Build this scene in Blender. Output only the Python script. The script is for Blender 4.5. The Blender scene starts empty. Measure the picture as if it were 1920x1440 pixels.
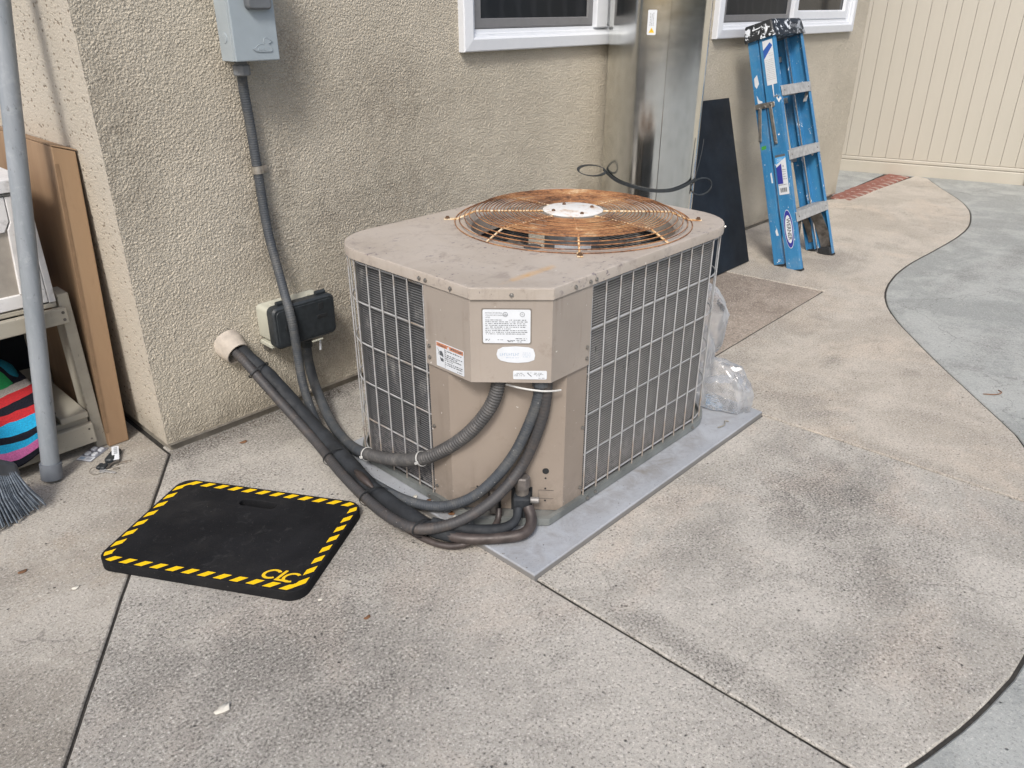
import bpy, bmesh, math, random
import numpy as np
from mathutils import Vector, Matrix, noise as mnoise
from mathutils.geometry import tessellate_polygon
random.seed(7)
S = bpy.context.scene
COL = S.collection
R = math.radians

# ------------------------------------------------------------------ camera
A_YAW, PITCH = R(43.552), R(26.075)
cam_d = bpy.data.cameras.new('camera'); cam = bpy.data.objects.new('camera', cam_d); COL.objects.link(cam)
cam.location = (-0.763, -2.183, 1.245)
fw = Vector((math.cos(A_YAW)*math.cos(PITCH), math.sin(A_YAW)*math.cos(PITCH), -math.sin(PITCH)))
cam.rotation_euler = fw.to_track_quat('-Z', 'Y').to_euler()
cam_d.sensor_width = 36; cam_d.lens = 1455/1920*36; cam_d.clip_start = 0.02; cam_d.clip_end = 400
S.camera = cam

# ------------------------------------------------------------------ sky + sun (bright overcast)
SUN_DIR = Vector((-0.62, -0.42, 0.78)).normalized()     # towards the sun
w = bpy.data.worlds.new('World'); S.world = w; w.use_nodes = True
wn = w.node_tree; bg = wn.nodes['Background']
sky = wn.nodes.new('ShaderNodeTexSky'); sky.sky_type = 'NISHITA'; sky.sun_disc = False
sky.sun_elevation = math.asin(SUN_DIR.z); sky.sun_rotation = math.atan2(SUN_DIR.x, SUN_DIR.y)
sky.air_density = 1.0; sky.dust_density = 4.0; sky.ozone_density = 1.0
wn.links.new(sky.outputs[0], bg.inputs[0]); bg.inputs[1].default_value = 0.095
sd = bpy.data.lights.new('sun', 'SUN'); so = bpy.data.objects.new('sun', sd); COL.objects.link(so)
sd.energy = 1.5; sd.angle = R(13); sd.color = (1.0, 0.98, 0.95)
so.rotation_euler = SUN_DIR.to_track_quat('Z', 'Y').to_euler()
S.view_settings.view_transform = 'Standard'; S.view_settings.look = 'None'
S.view_settings.exposure = 0.72; S.view_settings.gamma = 1.0; S.view_settings.use_curve_mapping = False

# ------------------------------------------------------------------ node helpers
class Mt:
    def __init__(s, name):
        s.m = bpy.data.materials.new(name); s.m.use_nodes = True
        s.t = s.m.node_tree; s.b = s.t.nodes['Principled BSDF']; s.out = s.t.nodes['Material Output']
        s._tc = None
    def n(s, typ, ins=None, **kw):
        nd = s.t.nodes.new('ShaderNode'+typ)
        for k, v in kw.items(): setattr(nd, k, v)
        for k, v in (ins or {}).items(): s.set(nd.inputs[k], v)
        return nd
    def set(s, sock, v):
        if isinstance(v, bpy.types.NodeSocket): s.t.links.new(v, sock)
        else:
            if sock.type == 'RGBA' and len(v) == 3: v = (*v, 1)
            sock.default_value = v
    def p(s, **kw):
        for k, v in kw.items(): s.set(s.b.inputs[k.replace('_', ' ')], v)
        return s
    def co(s, kind='Object'):
        if s._tc is None: s._tc = s.n('TexCoord')
        return s._tc.outputs[kind]
    def map(s, scale=(1,1,1), loc=(0,0,0), rot=(0,0,0), vec=None):
        return s.n('Mapping', {'Vector': vec or s.co(), 'Scale': scale, 'Location': loc, 'Rotation': rot}).outputs[0]
    def noise(s, scale, detail=3, rough=.55, dist=0, vec=None):
        return s.n('TexNoise', {'Vector': vec or s.co(), 'Scale': scale, 'Detail': detail, 'Roughness': rough, 'Distortion': dist}).outputs[0]
    def vor(s, scale, vec=None, feature='F1', out='Distance'):
        return s.n('TexVoronoi', {'Vector': vec or s.co(), 'Scale': scale}, feature=feature).outputs[out]
    def ramp(s, fac, stops, interp='LINEAR'):
        r = s.n('ValToRGB', {'Fac': fac}); cr = r.color_ramp; cr.interpolation = interp
        while len(cr.elements) < len(stops): cr.elements.new(.5)
        for e, (pos, c) in zip(cr.elements, stops):
            e.position = pos; e.color = (c, c, c, 1) if not isinstance(c, (tuple, list)) else (*c[:3], 1)
        return r.outputs[0]
    def mr(s, v, a, b, c=0., d=1.):
        return s.n('MapRange', {'Value': v, 'From Min': a, 'From Max': b, 'To Min': c, 'To Max': d}).outputs[0]
    def mix(s, f, a, b, mode='MIX'):
        nd = s.n('Mix', data_type='RGBA', blend_type=mode)
        s.set(nd.inputs[0], f); s.set(nd.inputs[6], a); s.set(nd.inputs[7], b)
        return nd.outputs[2]
    def math(s, op, a, b=0., c=0., clamp=False):
        nd = s.n('Math', operation=op); nd.use_clamp = clamp
        s.set(nd.inputs[0], a); s.set(nd.inputs[1], b); s.set(nd.inputs[2], c)
        return nd.outputs[0]
    def bump(s, h, dist, strength=1., normal=None):
        nd = s.n('Bump', {'Height': h, 'Distance': dist, 'Strength': strength})
        if normal: s.set(nd.inputs['Normal'], normal)
        s.set(s.b.inputs['Normal'], nd.outputs[0]); return nd.outputs[0]
    def xyz(s, vec=None):
        return s.n('SeparateXYZ', {'Vector': vec or s.co()}).outputs
    def blob(s, centre, radius, soft=1.):     # 1 inside an ellipsoid, falling to 0 at its edge
        m = s.n('Mapping', {'Vector': s.co(), 'Scale': tuple(1/r for r in radius), 'Location': tuple(-c/r for c, r in zip(centre, radius))})
        l = s.n('VectorMath', {0: m.outputs[0]}, operation='LENGTH').outputs['Value']
        return s.mr(l, 1., 1.-soft, 0., 1.)

def simple(name, col, rough=.5, metal=0., var=.12, vscale=30, bump=0., bscale=200, spec=.5):
    m = Mt(name); n = m.noise(vscale, 4)
    c = m.mix(m.mr(n, .3, .7), tuple(x*(1-var) for x in col), tuple(min(1, x*(1+var)) for x in col))
    m.p(Base_Color=c, Roughness=m.mr(m.noise(vscale*2.3), .3, .7, rough*.85, min(1, rough*1.12)), Metallic=metal, Specular_IOR_Level=spec)
    if bump: m.bump(m.noise(bscale, 4), bump)
    return m.m

# ------------------------------------------------------------------ materials
def mat_stucco(name, dirty):
    m = Mt(name)
    big = m.noise(1.6, 4, .6); med = m.noise(6, 4, .6)
    c = m.mix(m.mr(big, .35, .68), (.43,.393,.322), (.515,.472,.392))
    c = m.mix(m.mr(med, .45, .75, 0, .35), c, (.40,.36,.295))
    if dirty:
        grit = m.noise(16, 5, .7)
        g2 = m.mr(m.noise(185, 3, .55, .25), .42, .58, 1., .2)
        d = None
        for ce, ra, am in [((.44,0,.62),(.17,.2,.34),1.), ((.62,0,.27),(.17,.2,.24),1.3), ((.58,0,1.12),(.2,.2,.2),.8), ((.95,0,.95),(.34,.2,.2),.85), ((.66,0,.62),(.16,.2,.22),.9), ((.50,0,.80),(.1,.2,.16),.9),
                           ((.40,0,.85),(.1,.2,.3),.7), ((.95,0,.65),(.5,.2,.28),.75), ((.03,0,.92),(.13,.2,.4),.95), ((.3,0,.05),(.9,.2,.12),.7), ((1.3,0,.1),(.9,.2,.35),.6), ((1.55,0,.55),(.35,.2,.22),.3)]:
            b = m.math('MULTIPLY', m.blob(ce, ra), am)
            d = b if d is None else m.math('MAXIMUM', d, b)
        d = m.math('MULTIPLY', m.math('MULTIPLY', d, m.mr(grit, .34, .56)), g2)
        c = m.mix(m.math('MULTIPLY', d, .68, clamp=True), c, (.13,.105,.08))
    else:
        sp = m.mr(m.vor(46, m.map(scale=(1, 1, 1.5))), .14, .34, 1., 0.)
        spm = m.math('MULTIPLY', sp, m.mr(m.noise(40, 3, .6), .44, .50))
        c = m.mix(m.math('MULTIPLY', spm, .8), m.mix(.75, c, (.50,.456,.385)), (.15,.115,.08))
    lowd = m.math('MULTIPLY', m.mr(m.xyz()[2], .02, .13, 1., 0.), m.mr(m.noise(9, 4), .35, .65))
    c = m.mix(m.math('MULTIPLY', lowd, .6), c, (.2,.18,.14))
    m.p(Base_Color=c, Roughness=.93, Specular_IOR_Level=.2)
    h1 = m.noise(185, 3, .55, .25); h2 = m.noise(330, 3, .6)
    wv = m.n('VectorMath', {0: m.co(), 1: m.n('VectorMath', {0: m.n('TexNoise', {'Vector': m.co(), 'Scale': 60., 'Detail': 2.}).outputs[1], 'Scale': .012}, operation='SCALE').outputs[0]}, operation='ADD').outputs[0]
    gr_ = m.mr(m.vor(140, wv), .15, .75, 1., 0.)
    v = m.math('ADD', m.math('MULTIPLY', m.mr(h1, .38, .62), .5), m.math('MULTIPLY', gr_, .6))
    lump = m.noise(11, 4, .65)
    h = m.math('ADD', m.math('MULTIPLY', v, .8 if dirty else .5), m.math('MULTIPLY', h2, .30))
    h = m.math('ADD', h, m.math('MULTIPLY', lump, 1.6))
    if not dirty:
        h = m.math('SUBTRACT', h, m.math('MULTIPLY', spm, .7))
    dn = m.n('Displacement', {'Height': h, 'Midlevel': 1.2, 'Scale': .0044 if dirty else .0026})
    m.t.links.new(dn.outputs[0], m.out.inputs['Displacement'])
    m.m.displacement_method = 'BOTH'
    return m.m

def mat_concrete(name, a, b, stain, amt=.6, blobs=(), grain=1., seed=0., warm=None):
    m = Mt(name); v = m.map(loc=(seed, seed*.7, 0))
    big = m.noise(1.3, 6, .62, .5, v); med = m.noise(3.6, 7, .68, .7, v)
    fine = m.noise(165, 4, .72, 0, v); fine2 = m.noise(60, 6, .8, 0, v)
    # worn pale skin with broken edges over darker body
    patch = m.mr(m.math('ADD', m.math('MULTIPLY', big, .55), m.math('MULTIPLY', med, .45)), .455, .545)
    c = m.mix(patch, a, b)
    if warm: c = m.mix(m.mr(m.noise(2.1, 6, .66, .6, m.map(loc=(seed+7, 3, 0))), .52, .63, 0, .85), c, warm)
    st = m.math('MULTIPLY', m.mr(m.noise(5.5, 6, .7, .3, v), .46, .66), m.mr(m.noise(1.9, 4, .6, 0, m.map(loc=(3+seed, 9, 0))), .42, .60))
    st = m.math('MULTIPLY', st, .8)
    edge = m.mr(m.noise(7, 8, .78, .6, v), .34, .62, -.45, .55)
    for ce, ra, am in blobs:
        bb = m.math('MULTIPLY', m.math('ADD', m.blob(ce, ra), edge), 1., clamp=True)
        bb = m.math('MULTIPLY', m.math('MULTIPLY', bb, m.mr(m.blob(ce, ra), 0., .25)), am*.92, clamp=True)
        st = m.math('MAXIMUM', st, bb)
    c = m.mix(m.math('MULTIPLY', st, amt*.42), c, stain)
    # sand and aggregate: stained ground shows more dark gaps between the grains
    f2 = m.math('SUBTRACT', fine, m.math('MULTIPLY', st, .06*amt))
    c = m.mix(m.mr(f2, .445, .36, 0, .78*grain), c, (.075,.07,.063))
    c = m.mix(m.mr(fine, .57, .66, 0, .75*grain), c, (.80,.77,.71))
    c = m.mix(m.mr(fine2, .42, .52, .20*grain, 0.), c, stain)
    pits = m.math('MULTIPLY', m.mr(m.vor(48, v), .06, .20, 1., 0.), m.mr(m.noise(19, 3, .6, 0, v), .56, .61))
    c = m.mix(m.math('MULTIPLY', pits, .85), c, (.05,.046,.042))
    cw = m.n('VectorMath', {0: v, 1: m.n('VectorMath', {0: m.n('TexNoise', {'Vector': v, 'Scale': 9., 'Detail': 5.}).outputs[1], 'Scale': .16}, operation='SCALE').outputs[0]}, operation='ADD').outputs[0]
    crk = m.math('MULTIPLY', m.mr(m.vor(1.15, cw, 'DISTANCE_TO_EDGE'), .0, .0035, 1., 0.), m.mr(m.noise(2.6, 2, .5, 0, v), .50, .58))
    c = m.mix(m.math('MULTIPLY', crk, .4), c, (.06,.055,.05))
    m.p(Base_Color=c, Roughness=m.mr(big, .3, .7, .78, .95), Specular_IOR_Level=.3)
    h = m.math('ADD', m.math('MULTIPLY', fine, .8*grain), m.math('MULTIPLY', fine2, .8))
    h = m.math('SUBTRACT', h, m.math('MULTIPLY', pits, .9))
    m.bump(h, .0034, 1.)
    return m.m

M = {}
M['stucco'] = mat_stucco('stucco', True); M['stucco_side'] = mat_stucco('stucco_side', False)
M['conc_left'] = mat_concrete('concrete_left', (.35,.32,.275), (.455,.425,.375), (.15,.14,.122), .9, grain=.8, seed=4., warm=(.41,.36,.295),
    blobs=[((-.72,-.78,0),(.42,.34,1),.8), ((-.33,.06,0),(.3,.2,1),.55), ((-.02,-.03,0),(.14,.1,1),.7)])
M['conc_mid'] = mat_concrete('concrete_middle', (.39,.368,.33), (.495,.468,.42), (.13,.123,.113), 1., seed=0., warm=(.49,.445,.39),
    blobs=[((-.18,-.98,0),(.42,.42,1),1.), ((-.42,-.85,0),(.22,.4,1),.8), ((.12,-.85,0),(.32,.3,1),.75), ((.35,-.1,0),(.7,.14,1),.75), ((.45,-.02,0),(1.1,.075,1),1.6), ((.2,-.01,0),(.9,.04,1),2.), ((.1,-.28,0),(.2,.14,1),.5)])
M['conc_front'] = mat_concrete('concrete_front', (.41,.386,.343), (.52,.49,.438), (.135,.128,.116), 1., seed=2.2, warm=(.53,.475,.41),
    blobs=[((1.17,-1.58,0),(.30,.24,1),1.1), ((.98,-1.80,0),(.32,.2,1),.8), ((.75,-1.42,0),(.25,.1,1),.5), ((.40,-1.62,0),(.06,.42,1),.8), ((1.2,-1.36,0),(.3,.1,1),.5), ((.6,-1.85,0),(.2,.09,1),.55)])
M['conc_right'] = mat_concrete('concrete_right', (.43,.39,.332), (.52,.475,.41), (.165,.152,.133), .95, grain=.8, seed=5.1, warm=(.54,.475,.395),
    blobs=[((1.68,-1.2,0),(.26,.34,1),1.), ((3.35,-.66,0),(.4,.2,1),.9), ((3.0,-.5,0),(.3,.2,1),.6), ((2.3,-.92,0),(.6,.12,1),.7), ((1.53,-1.6,0),(.06,.4,1),.7), ((2.2,-.85,0),(.85,.18,1),.8), ((2.95,-.5,0),(.26,.4,1),.7)])
M['conc_dirty'] = mat_concrete('concrete_dirty', (.285,.24,.198), (.37,.315,.262), (.13,.10,.08), 1., grain=.7, seed=5.1,
    blobs=[((2.4,-.45,0),(.7,.42,1),1.), ((1.75,-.6,0),(.6,.4,1),.9), ((2.2,-.2,0),(.8,.4,1),.9)])
M['conc_grey'] = mat_concrete('concrete_grey', (.305,.318,.305), (.40,.412,.393), (.185,.186,.178), 1., grain=.45, seed=11.,
    blobs=[((3.1,-1.75,0),(.7,.14,1),1.), ((4.2,-1.35,0),(.8,.10,1),1.), ((3.6,-1.25,0),(.5,.08,1),.8), ((2.75,-1.6,0),(.3,.1,1),.8), ((5.2,-1.2,0),(.5,.1,1),.6)])
M['dirt'] = simple('joint_dirt', (.034,.031,.027), .95, var=.4, vscale=60, bump=.004)
M['foundation'] = simple('foundation_concrete', (.22,.20,.165), .9, var=.35, vscale=14, bump=.003, bscale=120)
M['pad'] = None
M['vinyl'] = simple('white_vinyl', (.66,.685,.72), .38, var=.02)
M['screen_frame'] = simple('grey_screen_frame', (.20,.20,.205), .45, .2, var=.05)
M['glass_dark'] = simple('dark_window_glass', (.012,.014,.017), .06, var=.1, spec=.6)
def mat_screen():
    m = Mt('insect_screen'); x = m.xyz()
    f = m.math('SINE', m.math('ADD', m.math('MULTIPLY', x[0], 70.), m.math('MULTIPLY', m.noise(6, 2), 9.)))
    m.p(Base_Color=m.mix(m.mr(f, .2, 1.), (.010,.012,.015), (.018,.020,.024)), Roughness=.4, Specular_IOR_Level=.3); return m.m
M['screen'] = mat_screen()
M['room'] = simple('dark_room', (.03,.03,.03), .9)
M['black_rubber'] = simple('black_rubber', (.018,.02,.022), .62, var=.3, vscale=50, bump=.0006)
M['black_plastic'] = simple('black_plastic', (.026,.031,.035), .48, var=.25, vscale=60)
M['foam'] = simple('black_pipe_foam', (.018,.021,.025), .75, var=.6, vscale=17, bump=.0018, bscale=60)
M['zip_white'] = simple('pale_cable_tie', (.55,.55,.53), .45)
M['screw'] = simple('screw_metal', (.34,.33,.31), .38, .85, var=.35, vscale=90)
M['bolt_rust'] = simple('rusty_bolt', (.13,.075,.045), .7, .4, var=.5, vscale=120)
M['beige_plastic'] = simple('beige_plastic', (.46,.46,.385), .5, var=.08, vscale=14)
M['sleeve'] = simple('painted_sleeve', (.46,.41,.35), .75, var=.2, vscale=30, bump=.001, bscale=90)
M['copper'] = simple('weathered_copper', (.062,.050,.046), .5, .2, var=.4, vscale=26, bump=.0008, bscale=90)
M['white_label'] = simple('white_label_paper', (.64,.67,.705), .5, var=.03, vscale=40)
M['ink'] = simple('dark_label_ink', (.10,.11,.12), .6)
M['ink_faded'] = simple('faded_blue_ink', (.36,.46,.58), .6)
M['orange_label'] = simple('orange_brown_print', (.48,.20,.11), .55, var=.25, vscale=200)
M['yellow_print'] = simple('yellow_print', (.82,.52,.012), .5, var=.06)
M['aluminium'] = simple('worn_aluminium', (.50,.50,.49), .5, .55, var=.22, vscale=40, bump=.0005)
M['dark_steel'] = simple('stained_steel', (.17,.155,.14), .55, .5, var=.5, vscale=30)
M['zinc'] = simple('zinc_bracket', (.48,.45,.40), .34, .8, var=.25, vscale=45)
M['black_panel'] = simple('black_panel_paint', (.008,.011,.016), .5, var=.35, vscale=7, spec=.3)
M['cardboard'] = None
M['leaf'] = simple('dead_leaf', (.20,.10,.05), .8, var=.4, vscale=80)
M['chip'] = simple('pale_paint_chip', (.66,.63,.55), .8, var=.15, vscale=90)
M['blue_print'] = simple('blue_label_print', (.03,.10,.38), .5, var=.08)
M['lightblue_print'] = simple('light_blue_label_print', (.10,.36,.68), .5, var=.08)
M['navy_print'] = simple('navy_label_print', (.035,.04,.28), .5, var=.08)

def mat_pad():
    m = Mt('equipment_pad_grey'); n = m.noise(5, 5, .65, .4)
    c = m.mix(m.mr(n, .35, .7), (.305,.325,.355), (.385,.405,.435))
    dr = m.math('MULTIPLY', m.mr(m.noise(14, 6, .75, .5), .40, .66), .8)
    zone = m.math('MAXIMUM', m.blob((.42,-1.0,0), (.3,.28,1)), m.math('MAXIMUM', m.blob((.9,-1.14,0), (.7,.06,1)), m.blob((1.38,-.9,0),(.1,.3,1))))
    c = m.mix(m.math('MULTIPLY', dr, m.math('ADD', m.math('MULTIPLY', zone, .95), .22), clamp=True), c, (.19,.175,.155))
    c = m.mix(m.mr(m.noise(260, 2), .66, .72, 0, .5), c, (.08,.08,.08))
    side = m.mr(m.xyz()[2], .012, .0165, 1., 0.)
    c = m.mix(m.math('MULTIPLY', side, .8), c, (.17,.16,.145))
    m.p(Base_Color=c, Roughness=.72); m.bump(m.noise(60, 4), .001); return m.m
M['pad'] = mat_pad()

FXC, FYC = 1.008, -.746
def mat_cabinet(name, col, top):
    m = Mt(name)
    c = m.mix(m.mr(m.noise(4, 4), .35, .68), tuple(x*.92 for x in col), tuple(x*1.07 for x in col))
    c = m.mix(m.mr(m.noise(26, 5, .7), .60, .72, 0, .35), c, (.20,.16,.13))
    v = m.map(scale=(9, 9, 1.2))
    c = m.mix(m.mr(m.noise(6, 4, .7, 0, v), .55, .8, 0, .3), c, (.27,.22,.175))
    if not top:
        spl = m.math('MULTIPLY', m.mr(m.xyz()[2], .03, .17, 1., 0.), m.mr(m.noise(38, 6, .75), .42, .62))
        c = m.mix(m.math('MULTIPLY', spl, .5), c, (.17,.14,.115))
        run = m.math('MULTIPLY', m.mr(m.noise(30, 3, .6, .2, m.map(scale=(1, 1, .06))), .58, .68), m.mr(m.noise(6, 3), .45, .6))
        c = m.mix(m.math('MULTIPLY', run, .4), c, (.20,.16,.13))
    chips = m.mr(m.noise(85, 3, .6), .715, .735)
    c = m.mix(m.math('MULTIPLY', chips, .8), c, (.72,.70,.66))
    if top:
        sc = m.math('MULTIPLY', m.mr(m.noise(34, 3, .55, 1.5, m.map(scale=(1, 2.2, 1), rot=(0,0,.8))), .635, .65), m.mr(m.noise(7, 2), .47, .53))
        c = m.mix(sc, c, (.13,.11,.13))
        oc = m.math('MULTIPLY', m.blob((.56,-1.0,.672), (.13,.018,.1), .7), m.mr(m.noise(20, 3), .38, .5))
        c = m.mix(m.math('MULTIPLY', oc, .8), c, (.55,.29,.06))
        wear = m.math('MULTIPLY', m.mr(m.noise(3.2, 6, .7, .5), .46, .58), .5)
        c = m.mix(wear, c, (.455,.412,.368))
        gr = m.math('MULTIPLY', m.mr(m.noise(13, 6, .75, .4, m.map(loc=(1, 5, 2))), .54, .66), .5)
        c = m.mix(gr, c, (.22,.185,.165))
        rs = m.math('MULTIPLY', m.blob((FXC, FYC, .672), (.40, .40, .2), .3), m.mr(m.noise(8, 6, .75), .50, .62))
        c = m.mix(m.math('MULTIPLY', rs, .35), c, (.30,.17,.09))
    m.p(Base_Color=c, Roughness=m.mr(m.noise(12, 4), .3, .7, .42, .62), Specular_IOR_Level=.4)
    m.bump(m.noise(140, 2), .0003); return m.m
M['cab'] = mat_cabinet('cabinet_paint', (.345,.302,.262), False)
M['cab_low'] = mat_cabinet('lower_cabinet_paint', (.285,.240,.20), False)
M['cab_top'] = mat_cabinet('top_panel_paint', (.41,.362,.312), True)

def mat_coil():
    m = Mt('coil_fins'); x = m.xyz()
    z = x[2]
    st = m.math('SINE', m.math('MULTIPLY', m.math('ADD', z, m.math('MULTIPLY', m.noise(14, 3), .0022)), 2*math.pi/.0068))
    u = m.math('ADD', x[0], x[1])
    fin = m.math('SINE', m.math('MULTIPLY', u, 2*math.pi/.0045))
    gx = m.mr(x[1], -1.0, -1.06, 0., 1.)         # the front coil is coloured lighter than the side one
    base = m.mix(m.mr(st, -.5, .6), m.mix(gx, (.030,.032,.035), (.085,.083,.08)), m.mix(gx, (.14,.145,.15), (.30,.295,.28)))
    base = m.mix(m.math('MULTIPLY', m.mr(fin, -.2, 1), .25), base, (.16,.16,.155))
    dust = m.math('MULTIPLY', m.mr(m.noise(15, 6, .75, .2, m.map(scale=(1, 1, .4))), .54, .68), m.math('SUBTRACT', .6, m.math('MULTIPLY', gx, .25)))
    base = m.mix(dust, base, (.34,.335,.32))
    dark = m.mr(m.noise(34, 3, .6, .8, m.map(scale=(1.6, 1.6, .28))), .67, .71)
    base = m.mix(m.math('MULTIPLY', dark, .8), base, (.02,.02,.02))
    low = m.math('MULTIPLY', m.mr(z, .05, .19, 1., 0.), m.mr(m.noise(60, 5, .7), .42, .58))
    base = m.mix(m.math('MULTIPLY', low, .7), base, (.30,.28,.275))
    m.p(Base_Color=base, Roughness=.62, Metallic=.1)
    m.bump(m.math('ADD', st, m.math('MULTIPLY', fin, .4)), .0012, .8); return m.m
M['coil'] = mat_coil()

def mat_wire():
    m = Mt('guard_wire_paint'); n = m.noise(18, 4, .6)
    c = m.mix(m.mr(n, .4, .65), (.37,.375,.38), (.47,.475,.48))
    rz = m.math('MULTIPLY', m.mr(m.noise(7, 4, .65, 0, m.map(loc=(2, 1, 4))), .50, .62), m.mr(m.xyz()[0], .46, .39, 0., 1.))
    c = m.mix(m.math('MULTIPLY', rz, .75), c, (.28,.20,.125))
    m.p(Base_Color=c, Roughness=.45, Metallic=.15); return m.m
M['wire'] = mat_wire()

def mat_rust():
    m = Mt('rusty_guard_wire'); n = m.noise(11, 5, .7); f = m.noise(120, 4, .7)
    c = m.ramp(m.math('ADD', m.math('MULTIPLY', n, .7), m.math('MULTIPLY', f, .3)), [(.36, (.07,.035,.02)), (.44, (.20,.09,.042)), (.51, (.36,.17,.075)), (.58, (.44,.24,.11)), (.66, (.58,.42,.26))])
    m.p(Base_Color=c, Roughness=.8); m.bump(f, .0006); return m.m
M['rust'] = mat_rust()
def mat_spoke():
    m = Mt('pale_rusty_spoke'); f = m.noise(60, 4, .7)
    c = m.ramp(f, [(.38, (.36,.16,.06)), (.48, (.60,.40,.20)), (.58, (.72,.62,.46))])
    m.p(Base_Color=c, Roughness=.75); return m.m
M['spoke'] = mat_spoke()
def mat_hub():
    m = Mt('hub_plate_paint'); f = m.noise(24, 5, .7)
    c = m.ramp(f, [(.30, (.40,.22,.12)), (.40, (.62,.55,.48)), (.5, (.72,.72,.70))])
    m.p(Base_Color=c, Roughness=.6); return m.m
M['hub'] = mat_hub()

def mat_conduit(name, col, grime):
    m = Mt(name); n = m.noise(8, 5, .7)
    c = m.mix(m.mr(n, .35, .7), tuple(x*.8 for x in col), tuple(x*1.15 for x in col))
    c = m.mix(m.mr(m.noise(24, 6, .75), .47, .66, 0, .75), c, grime)
    c = m.mix(m.mr(m.noise(150, 2), .74, .76, 0, .8), c, (.55,.55,.53))
    m.p(Base_Color=c, Roughness=.6); return m.m
M['conduit'] = mat_conduit('grey_conduit', (.060,.068,.078), (.11,.11,.105))
M['conduit_worn'] = mat_conduit('corrugated_conduit', (.066,.065,.065), (.15,.14,.13))
M['conduit_brown'] = mat_conduit('brown_stained_conduit', (.050,.049,.051), (.085,.069,.060))
M['disc'] = simple('grey_enamel', (.33,.38,.41), .45, .1, var=.1, vscale=11)
M['disc_side'] = simple('grey_enamel_side', (.36,.41,.44), .42, .1, var=.1, vscale=11)

def mat_duct():
    m = Mt('galvanised_sheet'); v = m.map(scale=(1, 1, 40))
    n = m.noise(5, 3, .6, 0, m.map(scale=(1, 1, 3)))
    sp = m.mr(m.vor(30, m.map(scale=(1, 1, .6))), 0., .6, .5, .78)
    c = m.mix(m.mr(m.noise(3, 3), .3, .7), (.64,.64,.60), (.74,.74,.70))
    c = m.mix(.25, c, m.n('CombineColor', {0: sp, 1: sp, 2: sp}).outputs[0])
    scr = m.mr(m.noise(55, 3, .6, 0, m.map(scale=(1.2, 1.2, 9))), .66, .70, 0, .35)
    c = m.mix(scr, c, (.8,.8,.78))
    m.p(Base_Color=c, Metallic=1., Roughness=m.mr(n, .3, .7, .11, .18))
    m.bump(m.noise(4, 2, .5, 0, m.map(scale=(1.5, 1.5, .25))), .008, .3); return m.m
M['duct'] = mat_duct()

def mat_card():
    m = Mt('cardboard'); v = m.map(scale=(1, 1, .18))
    c = m.mix(m.mr(m.noise(9, 4, .6, 0, v), .35, .65), (.26,.165,.095), (.33,.22,.13))
    c = m.mix(m.mr(m.noise(70, 3, .6, 0, v), .6, .75, 0, .35), c, (.2,.12,.07))
    m.p(Base_Color=c, Roughness=.82); m.bump(m.noise(30, 3, .5, 0, v), .001); return m.m
M['cardboard'] = mat_card()

def mat_paint_wood(name, col):
    m = Mt(name); v = m.map(scale=(.25, 1, 1))
    c = m.mix(m.mr(m.noise(12, 4, .6, 0, v), .35, .65), tuple(x*.88 for x in col), tuple(x*1.06 for x in col))
    c = m.mix(m.mr(m.noise(7, 5, .7), .57, .68, 0, .55), c, (.16,.145,.125))
    c = m.mix(m.mr(m.noise(90, 2), .70, .73, 0, .6), c, (.10,.09,.08))
    m.p(Base_Color=c, Roughness=.6); m.bump(m.noise(60, 4, .6, 0, v), .0008); return m.m
M['bench'] = mat_paint_wood('bench_paint', (.36,.335,.275)); M['cab_white'] = mat_paint_wood('white_cabinet_paint', (.66,.655,.65))
M['cab_panel'] = simple('taupe_panel', (.33,.30,.26), .5)
def mat_pole():
    m = Mt('grey_pvc'); v = m.map(scale=(1, 1, .15))
    c = m.mix(m.mr(m.noise(16, 5, .7, 0, v), .35, .68), (.20,.225,.245), (.285,.31,.335))
    c = m.mix(m.mr(m.noise(24, 4, .7), .57, .72, 0, .45), c, (.38,.40,.42))
    c = m.mix(m.mr(m.noise(70, 3, .6, 0, m.map(scale=(1, 1, .4))), .66, .72, 0, .55), c, (.09,.09,.1))
    m.p(Base_Color=c, Roughness=.5); return m.m
M['pole'] = mat_pole()
M['collar'] = simple('grey_pvc_cap', (.15,.165,.185), .5, var=.08)
M['bristle'] = simple('grey_bristle', (.13,.155,.185), .55, var=.45, vscale=70)
M['broom_cap'] = simple('broom_head_plastic', (.05,.055,.062), .45, var=.2)

def mat_fence():
    m = Mt('cream_vinyl'); v = m.map(scale=(1, 1, .15))
    c = m.mix(m.mr(m.noise(3, 3, .5, 0, v), .35, .65), (.445,.417,.355), (.495,.466,.402))
    low = m.math('MULTIPLY', m.mr(m.xyz()[2], .01, .25, 1., 0.), m.mr(m.noise(5, 4), .3, .65))
    c = m.mix(m.math('MULTIPLY', low, .35), c, (.42,.37,.29))
    m.p(Base_Color=c, Roughness=.5); return m.m
M['fence'] = mat_fence()
def mat_brick():
    m = Mt('red_brick'); n = m.noise(14, 5, .7)
    c = m.mix(m.mr(n, .35, .65), (.20,.075,.055), (.29,.125,.095))
    c = m.mix(m.mr(m.noise(11, 6, .78, .5), .53, .60, 0, .85), c, (.42,.36,.31))
    m.p(Base_Color=c, Roughness=.9); m.bump(m.noise(60, 4), .002); return m.m
M['brick'] = mat_brick()

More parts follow.
